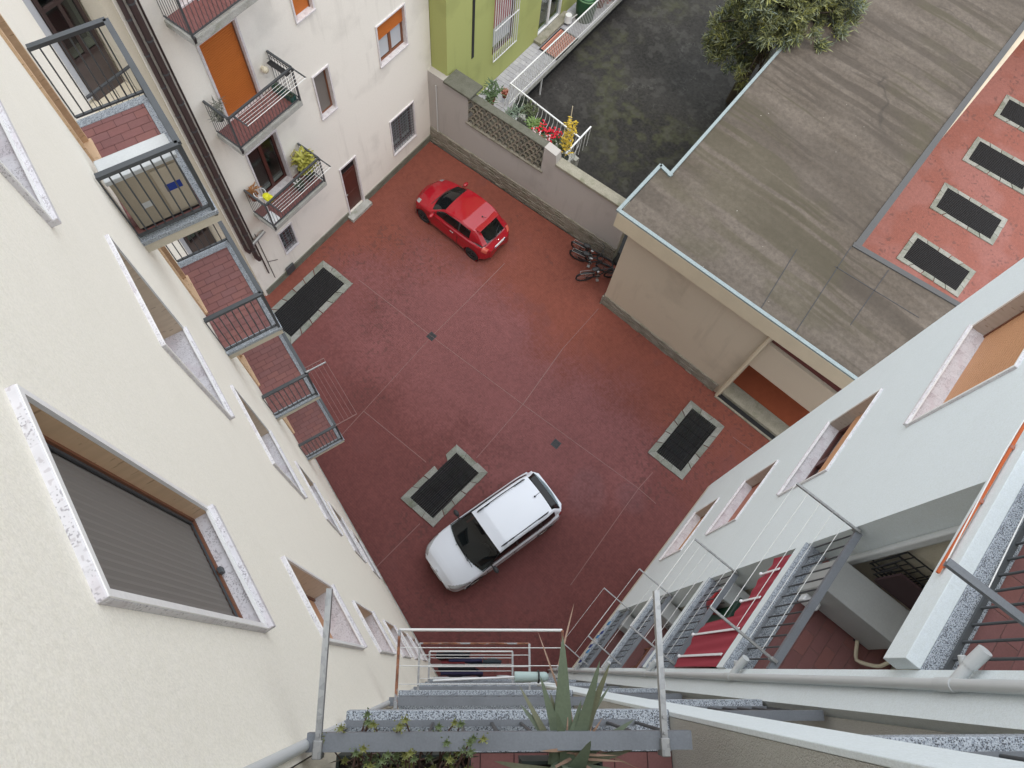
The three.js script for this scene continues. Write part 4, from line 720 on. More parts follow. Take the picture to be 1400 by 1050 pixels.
{
  const red = mat({ physical: true, rgb: [0.3, 0.004, 0.012], roughness: 0.5, specularIntensity: 0.25, clearcoat: 1, clearcoatRoughness: 0.04 });
  const g = thing('parked_car', 'small glossy red hatchback parked by the boundary wall', 'car', [-0.3, 0, -14.95], Math.atan2(0.645, -0.764), 'parked cars');
  car(g, {
    w: [[1.775, 0.42], [1.72, 0.58], [1.58, 0.7], [1.3, 0.775], [0.9, 0.805], [0, 0.815], [-1.0, 0.81], [-1.4, 0.78], [-1.62, 0.7], [-1.73, 0.58], [-1.775, 0.44]],
    top: [[1.775, 0.58], [1.7, 0.75], [1.5, 0.87], [1.2, 0.95], [0.85, 1.0], [0, 0.99], [-1.3, 0.99], [-1.6, 0.94], [-1.775, 0.74]],
    bottom: [[1.775, 0.28], [1.5, 0.19], [-1.5, 0.2], [-1.775, 0.3]], clad: 0.93, cowl: 0.92, seams: [0.78, -0.5], doorF: 0.78, doorR: -0.5,
    head: (x, a) => x > 1.42 && x < 1.64 && a > 0.38 && a < 0.5, tail: (x, a) => x < -1.52 && x > -1.7 && a > 0.42 && a < 0.6, tailMat: mat({ physical: true, rgb: [0.5, 0.09, 0.06], roughness: 0.15, clearcoat: 1 }), noseMat: cladding,
    gx: [0.92, -1.62], roof: [[0.92, 0.99], [0.6, 1.2], [0.25, 1.4], [-0.1, 1.47], [-0.5, 1.49], [-0.95, 1.46], [-1.15, 1.42], [-1.4, 1.2], [-1.62, 0.98]],
    gw: [[0.92, 0.72], [0, 0.765], [-0.9, 0.75], [-1.62, 0.62]], belt: 0.98, tumble: 0.16, rf: 0.26, rr: -1.12, rearIn: 0.5, side: [0.66, -0.98], posts: [-0.5],
    trim: carTrim, seatMat: seatGrey, axles: [1.15, -1.15], wheel: 0.29, rimMat: cladding, mirror: [0.62, 1.0, 0.9],
  }, red);
  mesh('roof_spoiler', [rb(-1.26, -1.05, 1.405, 1.435, -0.5, 0.5, 0.014)], red, g);
  mesh('number_plate', [rb(-1.79, -1.765, 0.72, 0.83, -0.26, 0.26, 0.004)], M.white, g);
  for (const sd of [-1, 1]) { mesh('plate_band', bx(-1.793, -1.7901, 0.725, 0.825, sd * 0.235 - 0.022, sd * 0.235 + 0.022), mat({ rgb: [0.02, 0.05, 0.3] }), g); mesh('door_handle', rb(-0.32, -0.16, 0.78, 0.81, sd * 0.825 - 0.012, sd * 0.825 + 0.02, 0.008), chrome, g); }
  mesh('emblem', new THREE.CylinderGeometry(0.045, 0.045, 0.012, 14).rotateZ(Math.PI / 2 + 0.35).translate(-1.7, 0.9, 0), chrome, g);
  mesh('aerial', [rod(V(-0.92, 1.46, 0.02), V(-1.1, 1.6, 0.02), 0.007), new THREE.SphereGeometry(0.028, 8, 6).translate(-0.92, 1.475, 0.02)], cladding, g);
  mesh('rear_wiper', tube([V(-1.58, 1.03, 0), V(-1.5, 1.11, 0.12), V(-1.44, 1.16, 0.3)], 0.01, 6, 5), cladding, g);
}

// ---------------------------------------------------------------- bicycles
function bicycle(pos, rot, lean, label, fm) {
  const b = thing('bicycle', label, 'bicycle', pos, rot, 'bicycles parked in the corner'); b.rotation.order = 'YXZ'; b.rotation.x = lean;
  for (const x of [-0.52, 0.52]) { const w = group('wheel', b); mesh('tyre', new THREE.TorusGeometry(0.32, 0.028, 8, 30).translate(x, 0.347, 0), tyre, w); const sp = []; for (let k = 0; k < 12; k++) sp.push(rod(V(x, 0.347, 0), V(x + 0.31 * Math.cos(k * Math.PI / 6), 0.347 + 0.31 * Math.sin(k * Math.PI / 6), 0), 0.002, 4)); mesh('spokes', sp, M.galv, w); mesh('mudguard', new THREE.TorusGeometry(0.362, 0.034, 5, 20, 2.3).rotateZ(0.4).translate(x, 0.347, 0), fm, w); }
  const bb = V(-0.05, 0.3, 0), st = V(-0.2, 0.78, 0), hd = V(0.36, 0.82, 0);
  mesh('frame', [rod(bb, st, 0.022), rod(st, hd, 0.022), rod(bb, hd, 0.026), rod(bb, V(-0.52, 0.347, 0.04), 0.012), rod(st, V(-0.52, 0.347, 0.04), 0.01), rod(st, V(-0.52, 0.347, -0.04), 0.01)], fm, b);
  mesh('fork', [rod(V(0.34, 0.9, 0), V(0.42, 0.62, 0), 0.018), rod(V(0.42, 0.62, 0.04), V(0.52, 0.347, 0.04), 0.012), rod(V(0.42, 0.62, -0.04), V(0.52, 0.347, -0.04), 0.012)], fm, b);
  mesh('handlebar', tube([V(0.2, 1.02, -0.3), V(0.32, 1.03, -0.22), V(0.35, 0.98, 0), V(0.32, 1.03, 0.22), V(0.2, 1.02, 0.3)], 0.013, 20, 6), M.black, b);
  mesh('chain_guard', rb(-0.5, 0.02, 0.27, 0.38, 0.035, 0.05, 0.006), fm, b);
  mesh('saddle', [new THREE.SphereGeometry(1, 12, 8).scale(0.15, 0.04, 0.085).translate(-0.24, 0.92, 0), rod(V(-0.2, 0.78, 0), V(-0.23, 0.9, 0), 0.014)], M.black, b);
  mesh('pedals', [new THREE.TorusGeometry(0.09, 0.008, 6, 18).translate(-0.05, 0.3, 0.03), rb(-0.1, 0.0, 0.13, 0.15, 0.05, 0.15, 0.005), rb(-0.1, 0.0, 0.45, 0.47, -0.15, -0.05, 0.005), rod(V(-0.05, 0.14, 0.05), V(-0.05, 0.46, -0.05), 0.01)], M.galv, b);
  mesh('luggage_rack', [rod(V(-0.25, 0.72, 0.06), V(-0.75, 0.74, 0.06), 0.007), rod(V(-0.25, 0.72, -0.06), V(-0.75, 0.74, -0.06), 0.007), rod(V(-0.6, 0.74, 0.06), V(-0.52, 0.35, 0.05), 0.006), rod(V(-0.75, 0.74, -0.06), V(-0.75, 0.74, 0.06), 0.006)], M.galv, b);
}
{
  const p = at('C', 4.3, 0, 0.4), q = at('C', 4.45, 0, 0.68), r = at('C', 4.95, 0, 0.98);
  bicycle([p.x, 0, p.z], turn('C') + 0.12, 0.22, 'black bicycle leaning on the stone base of the boundary wall', M.black);
  bicycle([q.x, 0, q.z], turn('C') + 0.2, 0.2, 'dark bicycle wedged between the other bicycle and the garage', M.black);
  bicycle([r.x, 0, r.z], turn('G') + 0.9, 0.12, 'dark bicycle against the corner of the garage wall', M.black);
}
// ---------------------------------------------------------------- clothes-drying racks
function rack(f, label, x0, x1, y, z0, z1, n, o = {}) {
  const base = f ? [FRAME[f][0], 0, FRAME[f][1]] : [0, 0, 0], t = thing('drying_rack', label, 'drying rack', base, f ? turn(f) : 0, 'clothes-drying racks');
  const tip = (x) => V(x + (o.splay || 0) * (x < (x0 + x1) / 2 ? 1 : -1), y + (o.rise || 0), z1);
  for (const x of o.only === undefined ? [x0, x1] : [o.only]) {
    mesh('arm', uvm(bar(V(x, y, z0), tip(x), o.w || 0.028, o.h || 0.028)), o.arm || M.galv, t);
    mesh('bracket', [rb(x - 0.017, x + 0.017, y - 0.05, y + 0.02, z0 - 0.02, z0 + 0.045, 0.004), ...(o.bolts ? [0.08, 0.2].map(k => new THREE.CylinderGeometry(0.007, 0.007, 0.012, 8).translate(x, y + 0.02, lerp(z0, z1, k / 0.6 * 0.5))) : [])], o.arm || M.galv, t);
  }
  if (o.bar) mesh('front_bar', uvm(rod(tip(x0), tip(x1), o.barR || 0.008, 8)), o.bar, t);
  for (let k = 0; k < n; k++) { const s = (k + 1) / (n + (o.bar ? 1 : 0)) , a = V(x0, y, z0).lerp(tip(x0), s), b = V(x1, y, z0).lerp(tip(x1), s), m = a.clone().lerp(b, 0.5); m.y -= 0.02 + (o.sag || 0); mesh('line', tube([a, m, b], o.wr || 0.0035, 10, 5), o.wm || M.wire, t); }
  return t;
}
rack('', 'pair of long bare galvanized rack arms on the topmost grey balcony rail', -0.51, 0.79, 19.03, 0.27, -0.29, 0, { w: 0.022, h: 0.03, splay: -0.01, bolts: true });
rack('', 'drying rack with pale front bar on the second grey balcony below the aloe', -0.5, 0.87, 15.67, 0.27, -0.29, 3, { arm: M.rust, bar: M.wire, barR: 0.012, wr: 0.004, w: 0.022 });
rack('', 'drying rack with rusty front bar on the third grey balcony below the aloe', -0.5, 0.9, 12.32, 0.27, -0.28, 3, { arm: M.galv, bar: M.rust, barR: 0.013, wr: 0.005, w: 0.025 });
rack('', 'drying rack hung with dark laundry on the fourth grey balcony below the aloe', -0.5, 0.92, 8.97, 0.27, -0.25, 4, { bar: M.wire, barR: 0.013, wr: 0.006, w: 0.03 });
const dw = ['topmost', 'second', 'third', 'fourth', 'lowest'];
LR.forEach((y, i) => rack('D', 'thin-wired drying rack on the ' + dw[i] + ' loggia of the pale blue wing', 2.13, 3.66, y + 0.03, -0.03, i === 0 ? 0.62 : 0.68, i === 0 ? 3 : i > 2 ? 2 : 5, { arm: i === 0 ? M.railpale : M.galv, bar: i === 2 ? M.wire : null, barR: 0.007, wr: 0.0035, w: i ? 0.022 : 0.04, sag: i === 0 ? 0.03 : 0 }));
rack('B', 'white-wired drying rack on the balcony with the orange shutter', -3.3, -1.34, 8.36, 0.85, 1.3, 4, { arm: M.rail, wr: 0.0055, bar: M.wire, barR: 0.009 });
rack('B', 'white-wired drying rack on the lower balcony with yellow-leaved plant', -3.3, -1.28, 4.97, 0.85, 1.3, 4, { arm: M.rail, wr: 0.0055, bar: M.wire, barR: 0.009 });
rack('B', 'white-wired drying rack on the balcony above the orange shutter', -3.3, -1.35, 11.76, 0.85, 1.3, 4, { arm: M.rail, wr: 0.0055, bar: M.wire, barR: 0.009 });
rack('A', 'faint wire drying rack on the lowest tiled balcony of the cream wing', 1.3, 2.95, 6.15, 0.97, 1.5, 4, { wr: 0.005, arm: M.joint, bar: M.joint, barR: 0.006, wm: M.joint, w: 0.02 });
rack('A', 'single pale rack arm on the third tiled balcony of the cream wing', 1.1, 2.7, 9.82, 0.92, 1.3, 0, { arm: M.galv, only: 1.1, w: 0.02 });

// ---------------------------------------------------------------- laundry on the fourth rack down
function garment(label, x0, x1, y, z, drop, m, wave) {
  const nu = 14, nv = 16, P = (u, v) => { const s = (v - 0.5) * 2, a = Math.abs(s), fold = Math.sin(u * 9 + wave) * 0.025 * a + Math.sin(u * 17 + wave * 2) * 0.012 * a; return V(lerp(x0, x1, u) + 0.02 * Math.sin(v * 7 + wave), y - drop * (a < 0.06 ? 0 : a) * (1 + 0.08 * Math.sin(u * 5 + wave)), z + Math.sign(s) * (0.012 + 0.05 * Math.sqrt(a)) + fold); };
  lone('hanging_garment', gridParts(P, nu, nv, () => 'a').a, Object.assign(m, { side: THREE.DoubleSide }), label, 'garment', 'laundry on the rack');
}
const cloth = (r, g, b) => mat({ rgb: [r, g, b], roughness: 0.95 });
garment('black trousers over the outer line of the laundry rack', -0.38, 0.2, 8.98, -0.2, 0.45, cloth(0.012, 0.012, 0.018), 0.3);
garment('dark blue top with a red patch on the laundry rack', -0.15, 0.42, 8.97, -0.1, 0.4, cloth(0.02, 0.02, 0.06), 1.4);
garment('dark red shirt on the laundry rack', -0.3, 0.1, 8.97, -0.06, 0.35, cloth(0.12, 0.012, 0.016), 3.2);
garment('black shirt over the middle line of the laundry rack', -0.34, 0.3, 8.96, 0.02, 0.42, cloth(0.014, 0.014, 0.016), 2.2);
garment('navy sweater over the inner line of the laundry rack', -0.32, 0.4, 8.96, 0.1, 0.4, cloth(0.025, 0.022, 0.06), 4.1);
garment('dark grey-green top at the end of the laundry rack', 0.4, 0.72, 8.96, -0.08, 0.42, cloth(0.025, 0.035, 0.045), 5.3);

// ---------------------------------------------------------------- plants
function blade(p, dir, len, w, droop, o = {}) {          // thick tapering leaf, V-shaped in section
  const seg = o.seg || 6, pos = [], d = dir.clone().normalize(), side = V(0, 0, 0).crossVectors(d, V(0.01, 1, 0.02)).normalize(), pts = [];
  let c = p.clone(), dd = d.clone();
  for (let i = 0; i <= seg; i++) { const t = i / seg, ww = w * (o.pow ? Math.pow(1 - t, o.pow) : Math.sin(Math.PI * Math.min(1, 0.18 + t * 0.82))), up = V(0, 0, 0).crossVectors(side, dd).normalize(); pts.push([c.clone().addScaledVector(side, ww / 2), c.clone().addScaledVector(up, -(o.thick || 0.15) * ww), c.clone().addScaledVector(side, -ww / 2)]); c = c.clone().addScaledVector(dd, len / seg); dd.y -= droop / seg; dd.normalize(); }
  for (let i = 0; i < seg; i++) for (let k = 0; k < 3; k++) { const a = pts[i][k], b = pts[i][(k + 1) % 3], e = pts[i + 1][k], f = pts[i + 1][(k + 1) % 3]; for (const v of [a, e, b, b, e, f]) pos.push(v.x, v.y, v.z); }
  const g = new THREE.BufferGeometry(); g.setAttribute('position', new THREE.Float32BufferAttribute(pos, 3)); g.computeVertexNormals(); return uvm(g);
}
const leafM = (r, g, b, ro = 0.55) => mat({ rgb: [r, g, b], map: T.clay, roughness: ro, side: THREE.DoubleSide });
const potM = mat({ rgb: [0.26, 0.075, 0.04], map: T.clay }), potDark = mat({ rgb: [0.02, 0.03, 0.025], roughness: 0.6 }), soil = mat({ rgb: [0.03, 0.02, 0.015] });
function pot(par, r, h, m) { mesh('pot', new THREE.LatheGeometry([[0, 0], [r * 0.72, 0], [r * 0.95, h * 0.85], [r * 1.06, h * 0.86], [r * 1.06, h], [r * 0.92, h], [r * 0.9, h * 0.9], [0, h * 0.9]].map(p => new THREE.Vector2(...p)), 18), m, par); }
function boxPot(par, x0, x1, y0, y1, z0, z1, m) { mesh('planter_box', [bx(x0, x1, y0, y0 + 0.02, z0, z1), bx(x0, x1, y0 + 0.02, y1, z0, z0 + 0.012), bx(x0, x1, y0 + 0.02, y1, z1 - 0.012, z1), bx(x0, x0 + 0.012, y0 + 0.02, y1, z0 + 0.012, z1 - 0.012), bx(x1 - 0.012, x1, y0 + 0.02, y1, z0 + 0.012, z1 - 0.012)], m, par); mesh('soil', bx(x0 + 0.012, x1 - 0.012, y0 + 0.02, y1 - 0.03, z0 + 0.012, z1 - 0.012), soil, par); }
function tuft(n, c, sx, sy, sz, len, w, up = 0.6) { const l = []; for (let k = 0; k < n; k++) { const a = R() * 6.283, d = V(Math.cos(a), up + rr(-0.4, 0.7), Math.sin(a)); l.push(blade(c.clone().add(V(rr(-sx, sx), rr(0, sy), rr(-sz, sz))), d, len * rr(0.6, 1.2), w * rr(0.7, 1.2), rr(0.2, 1.1), { seg: 3, thick: 0.08 })); } return l; }
{ // aloe leaning over the top rail
  const t = thing('aloe_plant', 'large spiky grey-green aloe leaning over the topmost grey balcony rail', 'plant', [0.42, 18.86, 0.345]);
  boxPot(t, -0.16, 0.16, -0.2, 0.0, -0.0, 0.2, potDark);
  const m = [leafM(0.14, 0.18, 0.115), leafM(0.19, 0.24, 0.17), leafM(0.19, 0.2, 0.12)], c = V(0, 0.06, 0.03);
  const L = [
    [[-0.01, 0.3, -0.9], 0.6, 0.075, 0.1, 0], [[0.02, 0.22, -0.75], 0.5, 0.07, 0.05, 0], [[0.2, 0.35, -0.75], 0.52, 0.055, 0.1, 0], [[0.32, 0.3, -0.85], 0.5, 0.045, -0.1, 2], [[-0.22, 0.3, -0.7], 0.42, 0.045, 0.2, 0], [[-0.1, 0.2, -0.6], 0.36, 0.055, 0.2, 2],
    [[0.12, 0.15, -0.5], 0.34, 0.05, 0, 0], [[-0.4, 0.2, -0.45], 0.34, 0.04, 0.4, 0], [[0.55, 0.25, -0.35], 0.36, 0.045, 0.3, 0], [[0.3, 0.1, -0.5], 0.3, 0.04, 0.2, 2],
    [[0.05, 0.75, 0.35], 0.42, 0.09, 0.5, 1], [[-0.6, 0.55, 0.4], 0.46, 0.075, 0.6, 1], [[0.7, 0.5, 0.35], 0.5, 0.085, 0.6, 1], [[0.35, 0.6, 0.6], 0.42, 0.08, 0.6, 1], [[-0.3, 0.65, 0.6], 0.4, 0.08, 0.6, 1], [[0.9, 0.35, 0.05], 0.34, 0.05, 0.5, 0], [[-0.85, 0.35, 0.1], 0.36, 0.05, 0.5, 0], [[0.0, 0.9, 0.1], 0.36, 0.07, 0.2, 1], [[-0.75, 0.3, -0.15], 0.3, 0.035, 0.5, 2], [[0.75, 0.25, -0.15], 0.3, 0.035, 0.4, 2], [[0.1, 0.6, 0.7], 0.4, 0.08, 0.7, 1], [[-0.45, 0.8, 0.3], 0.38, 0.07, 0.5, 1], [[0.55, 0.75, 0.15], 0.4, 0.07, 0.5, 1], [[-0.35, 0.2, -0.6], 0.4, 0.03, 0.3, 2], [[0.45, 0.2, -0.6], 0.42, 0.03, 0.2, 0], [[-0.15, 0.35, -0.5], 0.3, 0.05, 0.1, 0], [[0.08, 0.5, -0.3], 0.3, 0.06, 0.1, 1],
  ];
  for (const [d, len, w, dr, k] of L) mesh('leaf', blade(c.clone().add(V(rr(-0.03, 0.03), rr(-0.02, 0.02), rr(-0.03, 0.03))), V(...d), len * 0.86, w * 1.3, dr * 1.3, { seg: 9, pow: 0.7, thick: 0.22 }), m[k], t);
  mesh('dry_leaf', [...tuft(14, V(0.02, 0.05, -0.03), 0.06, 0.06, 0.06, 0.22, 0.012, 0.3), blade(V(0, 0.1, -0.2), V(-0.3, 0.1, -0.8), 0.3, 0.01, 0.1, { pow: 0.5 }), blade(V(-0.02, 0.1, -0.35), V(0.25, 0.1, -0.9), 0.25, 0.01, 0, { pow: 0.5 })], leafM(0.36, 0.24, 0.17), t);
}
{ // sedum in a black box hung behind the rail
  const t = thing('sedum_planter', 'black planter of trailing yellow-green sedum behind the topmost grey balcony rail', 'plant', [-0.2, 18.7, 0.38]);
  boxPot(t, -0.28, 0.26, -0.12, 0.06, -0.05, 0.14, potDark);
  const stems = [], ros = [[], []];
  for (let k = 0; k < 140; k++) {
    const b = V(rr(-0.26, 0.24), 0.05, rr(-0.05, 0.12)), over = k < 55, e = b.clone().add(over ? V(rr(-0.06, 0.1), rr(0.14, 0.34), rr(-0.2, -0.06)) : V(rr(-0.06, 0.12), rr(0.04, 0.2), rr(-0.08, 0.14)));
    stems.push(tube([b, b.clone().lerp(e, 0.5).add(V(rr(-0.02, 0.02), 0.03, rr(-0.02, 0.02))), e], 0.0035, 5, 4));
    for (let j = 0; j < 18; j++) { const a = j * 2.4, l = V(rr(-0.02, 0.02), 0, rr(-0.02, 0.02)).multiplyScalar(j > 11 ? 1 : 0); ros[k % 2].push(blade(e.clone().add(l), V(Math.cos(a), 0.35 + 0.09 * j, Math.sin(a)), 0.024 - 0.0007 * j, 0.0055, 0.3, { seg: 2, thick: 0.35 })); }
  }
  mesh('stems', stems, leafM(0.13, 0.075, 0.06), t); mesh('rosettes', ros[0], leafM(0.22, 0.24, 0.07), t); mesh('rosettes', ros[1], leafM(0.14, 0.19, 0.08), t);
  mesh('undergrowth', tuft(170, V(0, 0.04, 0.04), 0.25, 0.03, 0.09, 0.08, 0.007, 0.5), leafM(0.09, 0.075, 0.05), t);
}
{
  const t = thing('planter_trough', 'terracotta coloured planter trough inside the topmost grey balcony', 'planter', [0.72, 18.45, 0.42]);
  boxPot(t, -0.13, 0.11, 0, 0.18, 0.0, 0.16, potM); mesh('rim', ring(-0.14, 0.12, 0, 0.17, 0.014, 0, 0.012).map(g => g.rotateX(-Math.PI / 2).translate(0, 0.185, 0.165)), potM, t);
}
function plant(label, pos, potR, potH, pm, leaves, lm, extra) { const t = thing('potted_plant', label, 'plant', pos, rr(0, 6), 'potted plants'); pot(t, potR, potH, pm); mesh('foliage', leaves, lm, t); if (extra) mesh('flowers', extra[0], extra[1], t); return t; }
const bp = (f, x, y, z) => { const p = at(f, x, y, z); return [p.x, p.y, p.z]; };
const O = V(0, 0.2, 0);
plant('bushy yellow-green plant at the end of the lower old balcony', bp('B', -1.5, 3.93, 0.45), 0.14, 0.24, potDark, [...tuft(150, V(0, 0.5, 0), 0.2, 0.55, 0.24, 0.22, 0.07, 0.5)], leafM(0.36, 0.36, 0.06));
plant('variegated plant beside the bushy yellow one on the lower old balcony', bp('B', -1.48, 3.93, 0.12), 0.13, 0.22, potDark, tuft(90, V(0, 0.4, 0), 0.14, 0.5, 0.14, 0.22, 0.06), leafM(0.4, 0.36, 0.13));
plant('small white-flowered plant by the glazed door of the lower old balcony', bp('B', -1.95, 3.93, 0.5), 0.13, 0.2, potDark, tuft(60, O, 0.1, 0.12, 0.1, 0.16, 0.05), leafM(0.05, 0.09, 0.04), [Array.from({ length: 14 }, () => new THREE.SphereGeometry(0.025, 6, 5).translate(rr(-0.12, 0.12), rr(0.28, 0.42), rr(-0.12, 0.12))), M.white]);
plant('rusty orange plant in the corner of the lower old balcony', bp('B', -3.28, 4.5, 0.12), 0.13, 0.24, potM, tuft(60, V(0, 0.24, 0), 0.1, 0.2, 0.1, 0.2, 0.05), leafM(0.36, 0.17, 0.06));
plant('dry grey plant hung on the rail of the orange-shutter balcony', bp('B', -3.38, 7.95, 0.35), 0.1, 0.2, potDark, tuft(120, V(0, 0.22, 0), 0.1, 0.14, 0.3, 0.2, 0.02), leafM(0.15, 0.16, 0.13));
plant('leafy plant under the pierced screen coping beside the pier cap', bp('C', -1.35, 2.75, -0.75), 0.14, 0.28, potM, tuft(140, V(0, 0.35, 0), 0.35, 0.3, 0.22, 0.3, 0.045), leafM(0.07, 0.12, 0.05));
plant('small pale leafy plant behind the middle of the pierced screen', bp('C', -0.4, 2.5, -0.8), 0.12, 0.25, M.plastic, tuft(90, V(0, 0.3, 0), 0.25, 0.2, 0.2, 0.25, 0.03), leafM(0.12, 0.17, 0.12));
plant('dark round shrub by the turn of the white stair railing', bp('C', -0.35, 1.8, -1.75), 0.13, 0.25, potDark, tuft(120, V(0, 0.35, 0), 0.22, 0.35, 0.22, 0.16, 0.05), leafM(0.06, 0.08, 0.03));
plant('bright green bush in front of the white stair railing', bp('C', 0.35, 2.2, -1.0), 0.13, 0.25, M.plastic, tuft(130, V(0, 0.35, 0), 0.25, 0.25, 0.2, 0.22, 0.06), leafM(0.12, 0.2, 0.05));
for (const [x, z, s] of [[0.75, -0.85, 'red-flowered geranium nearest the bright green bush'], [1.15, -0.95, 'red-flowered geranium next to the yellow-leaved climber']]) plant(s, bp('C', x, 2.3, z), 0.13, 0.22, potM, tuft(90, V(0, 0.3, 0), 0.2, 0.2, 0.16, 0.16, 0.07), leafM(0.06, 0.11, 0.04), [Array.from({ length: 46 }, () => new THREE.SphereGeometry(0.04, 6, 5).scale(1, 0.6, 1).translate(rr(-0.28, 0.28), rr(0.5, 0.78), rr(-0.2, 0.2))), mat({ rgb: [0.5, 0.012, 0.03] })]);
plant('pink and white flowering pot at the end of the pierced screen', bp('C', 0.95, 2.75, -0.45), 0.11, 0.2, potM, tuft(60, V(0, 0.25, 0), 0.3, 0.12, 0.14, 0.14, 0.05), leafM(0.09, 0.13, 0.07), [Array.from({ length: 30 }, () => new THREE.SphereGeometry(0.03, 6, 5).translate(rr(-0.35, 0.35), rr(0.36, 0.5), rr(-0.14, 0.14))), mat({ rgb: [0.6, 0.42, 0.45] })]);
plant('low green plant beside the yellow-leaved climber', bp('C', 1.5, 2.2, -1.0), 0.13, 0.22, potM, tuft(110, V(0, 0.3, 0), 0.3, 0.2, 0.2, 0.2, 0.05), leafM(0.08, 0.1, 0.05));
{
  const p = bp('C', 1.75, 2.0, -0.95), t = thing('climbing_plant', 'tall yellow-leaved climber tied to a cane behind the boundary wall', 'plant', p);
  pot(t, 0.14, 0.26, potDark); mesh('cane', rod(V(0, 0.2, 0), V(-0.05, 2.5, -0.15), 0.014), M.fascia, t); mesh('foliage', [...tuft(150, V(0, 0.5, 0), 0.16, 1.5, 0.16, 0.16, 0.06)], leafM(0.5, 0.36, 0.03), t);
}
// plants and things on the far walkway
const yd = (x, y, z) => { const c = 0.6032, s = -0.7976; return [gc[0] + x * c - z * s, y, gc[1] + x * s + z * c]; };
{
  const m = thing('door_mat', 'red striped door mat on the tiled walkway', 'mat', yd(5.9, 1.14, 0.75), Math.atan2(0.7976, 0.6032));
  mesh('base', rb(-0.75, 0.75, 0.002, 0.02, -0.38, 0.5, 0.005), M.black, m); for (let k = 0; k < 9; k++) mesh('stripe', bx(-0.68, 0.68, 0.02, 0.026, -0.32 + k * 0.084, -0.26 + k * 0.084), k % 2 ? M.brick : mat({ rgb: [0.55, 0.24, 0.18] }), m);
  const b = thing('garden_bin', 'dark green plastic garden bin beside the house door', 'bin', yd(7.75, 1.14, 0.75));
  mesh('body', new THREE.LatheGeometry([[0, 0], [0.36, 0], [0.44, 1.0], [0, 1.0]].map(p => new THREE.Vector2(...p)), 24), mat({ rgb: [0.012, 0.06, 0.025], roughness: 0.5 }), b); mesh('rim', new THREE.TorusGeometry(0.42, 0.03, 8, 28).rotateX(Math.PI / 2).translate(0, 1.0, 0), mat({ rgb: [0.1, 0.2, 0.1] }), b); mesh('lid', new THREE.SphereGeometry(0.4, 20, 8, 0, 6.3, 0, 1.2).scale(1, 0.3, 1).translate(0, 0.92, 0), mat({ rgb: [0.06, 0.16, 0.07] }), b);
  const c = thing('watering_can', 'small white plastic can on the doorstep of the green house', 'can', yd(7.0, 1.28, 0.45)); mesh('body', new THREE.CylinderGeometry(0.13, 0.16, 0.3, 16).translate(0, 0.15, 0), M.white, c); mesh('spout', rod(V(0.1, 0.1, 0), V(0.32, 0.34, 0), 0.025), M.white, c);
}
for (const [x, z, l, m, n] of [[8.7, 0.85, 'red-flowered plant behind the white walkway railing', leafM(0.2, 0.03, 0.03), 90], [9.4, 1.0, 'orange-yellow plant at the end of the white walkway railing', leafM(0.5, 0.3, 0.03), 70], [9.9, 1.2, 'pale green bush past the end of the walkway railing', leafM(0.2, 0.26, 0.1), 130]]) plant(l, yd(x, 1.14, z), 0.2, 0.32, potM, tuft(n, V(0, 0.35, 0), 0.3, 0.3, 0.3, 0.25, 0.07), m);
plant('terracotta pot plant on the corner of the white railing', yd(2.1, 1.5, 1.0), 0.13, 0.22, potM, tuft(30, V(0, 0.2, 0), 0.08, 0.1, 0.08, 0.12, 0.05), leafM(0.4, 0.16, 0.12));
plant('dark pot at the foot of the walkway railing corner', yd(2.6, 0.7, 1.45), 0.16, 0.3, potDark, tuft(60, V(0, 0.3, 0), 0.15, 0.25, 0.15, 0.2, 0.05), leafM(0.02, 0.03, 0.02));

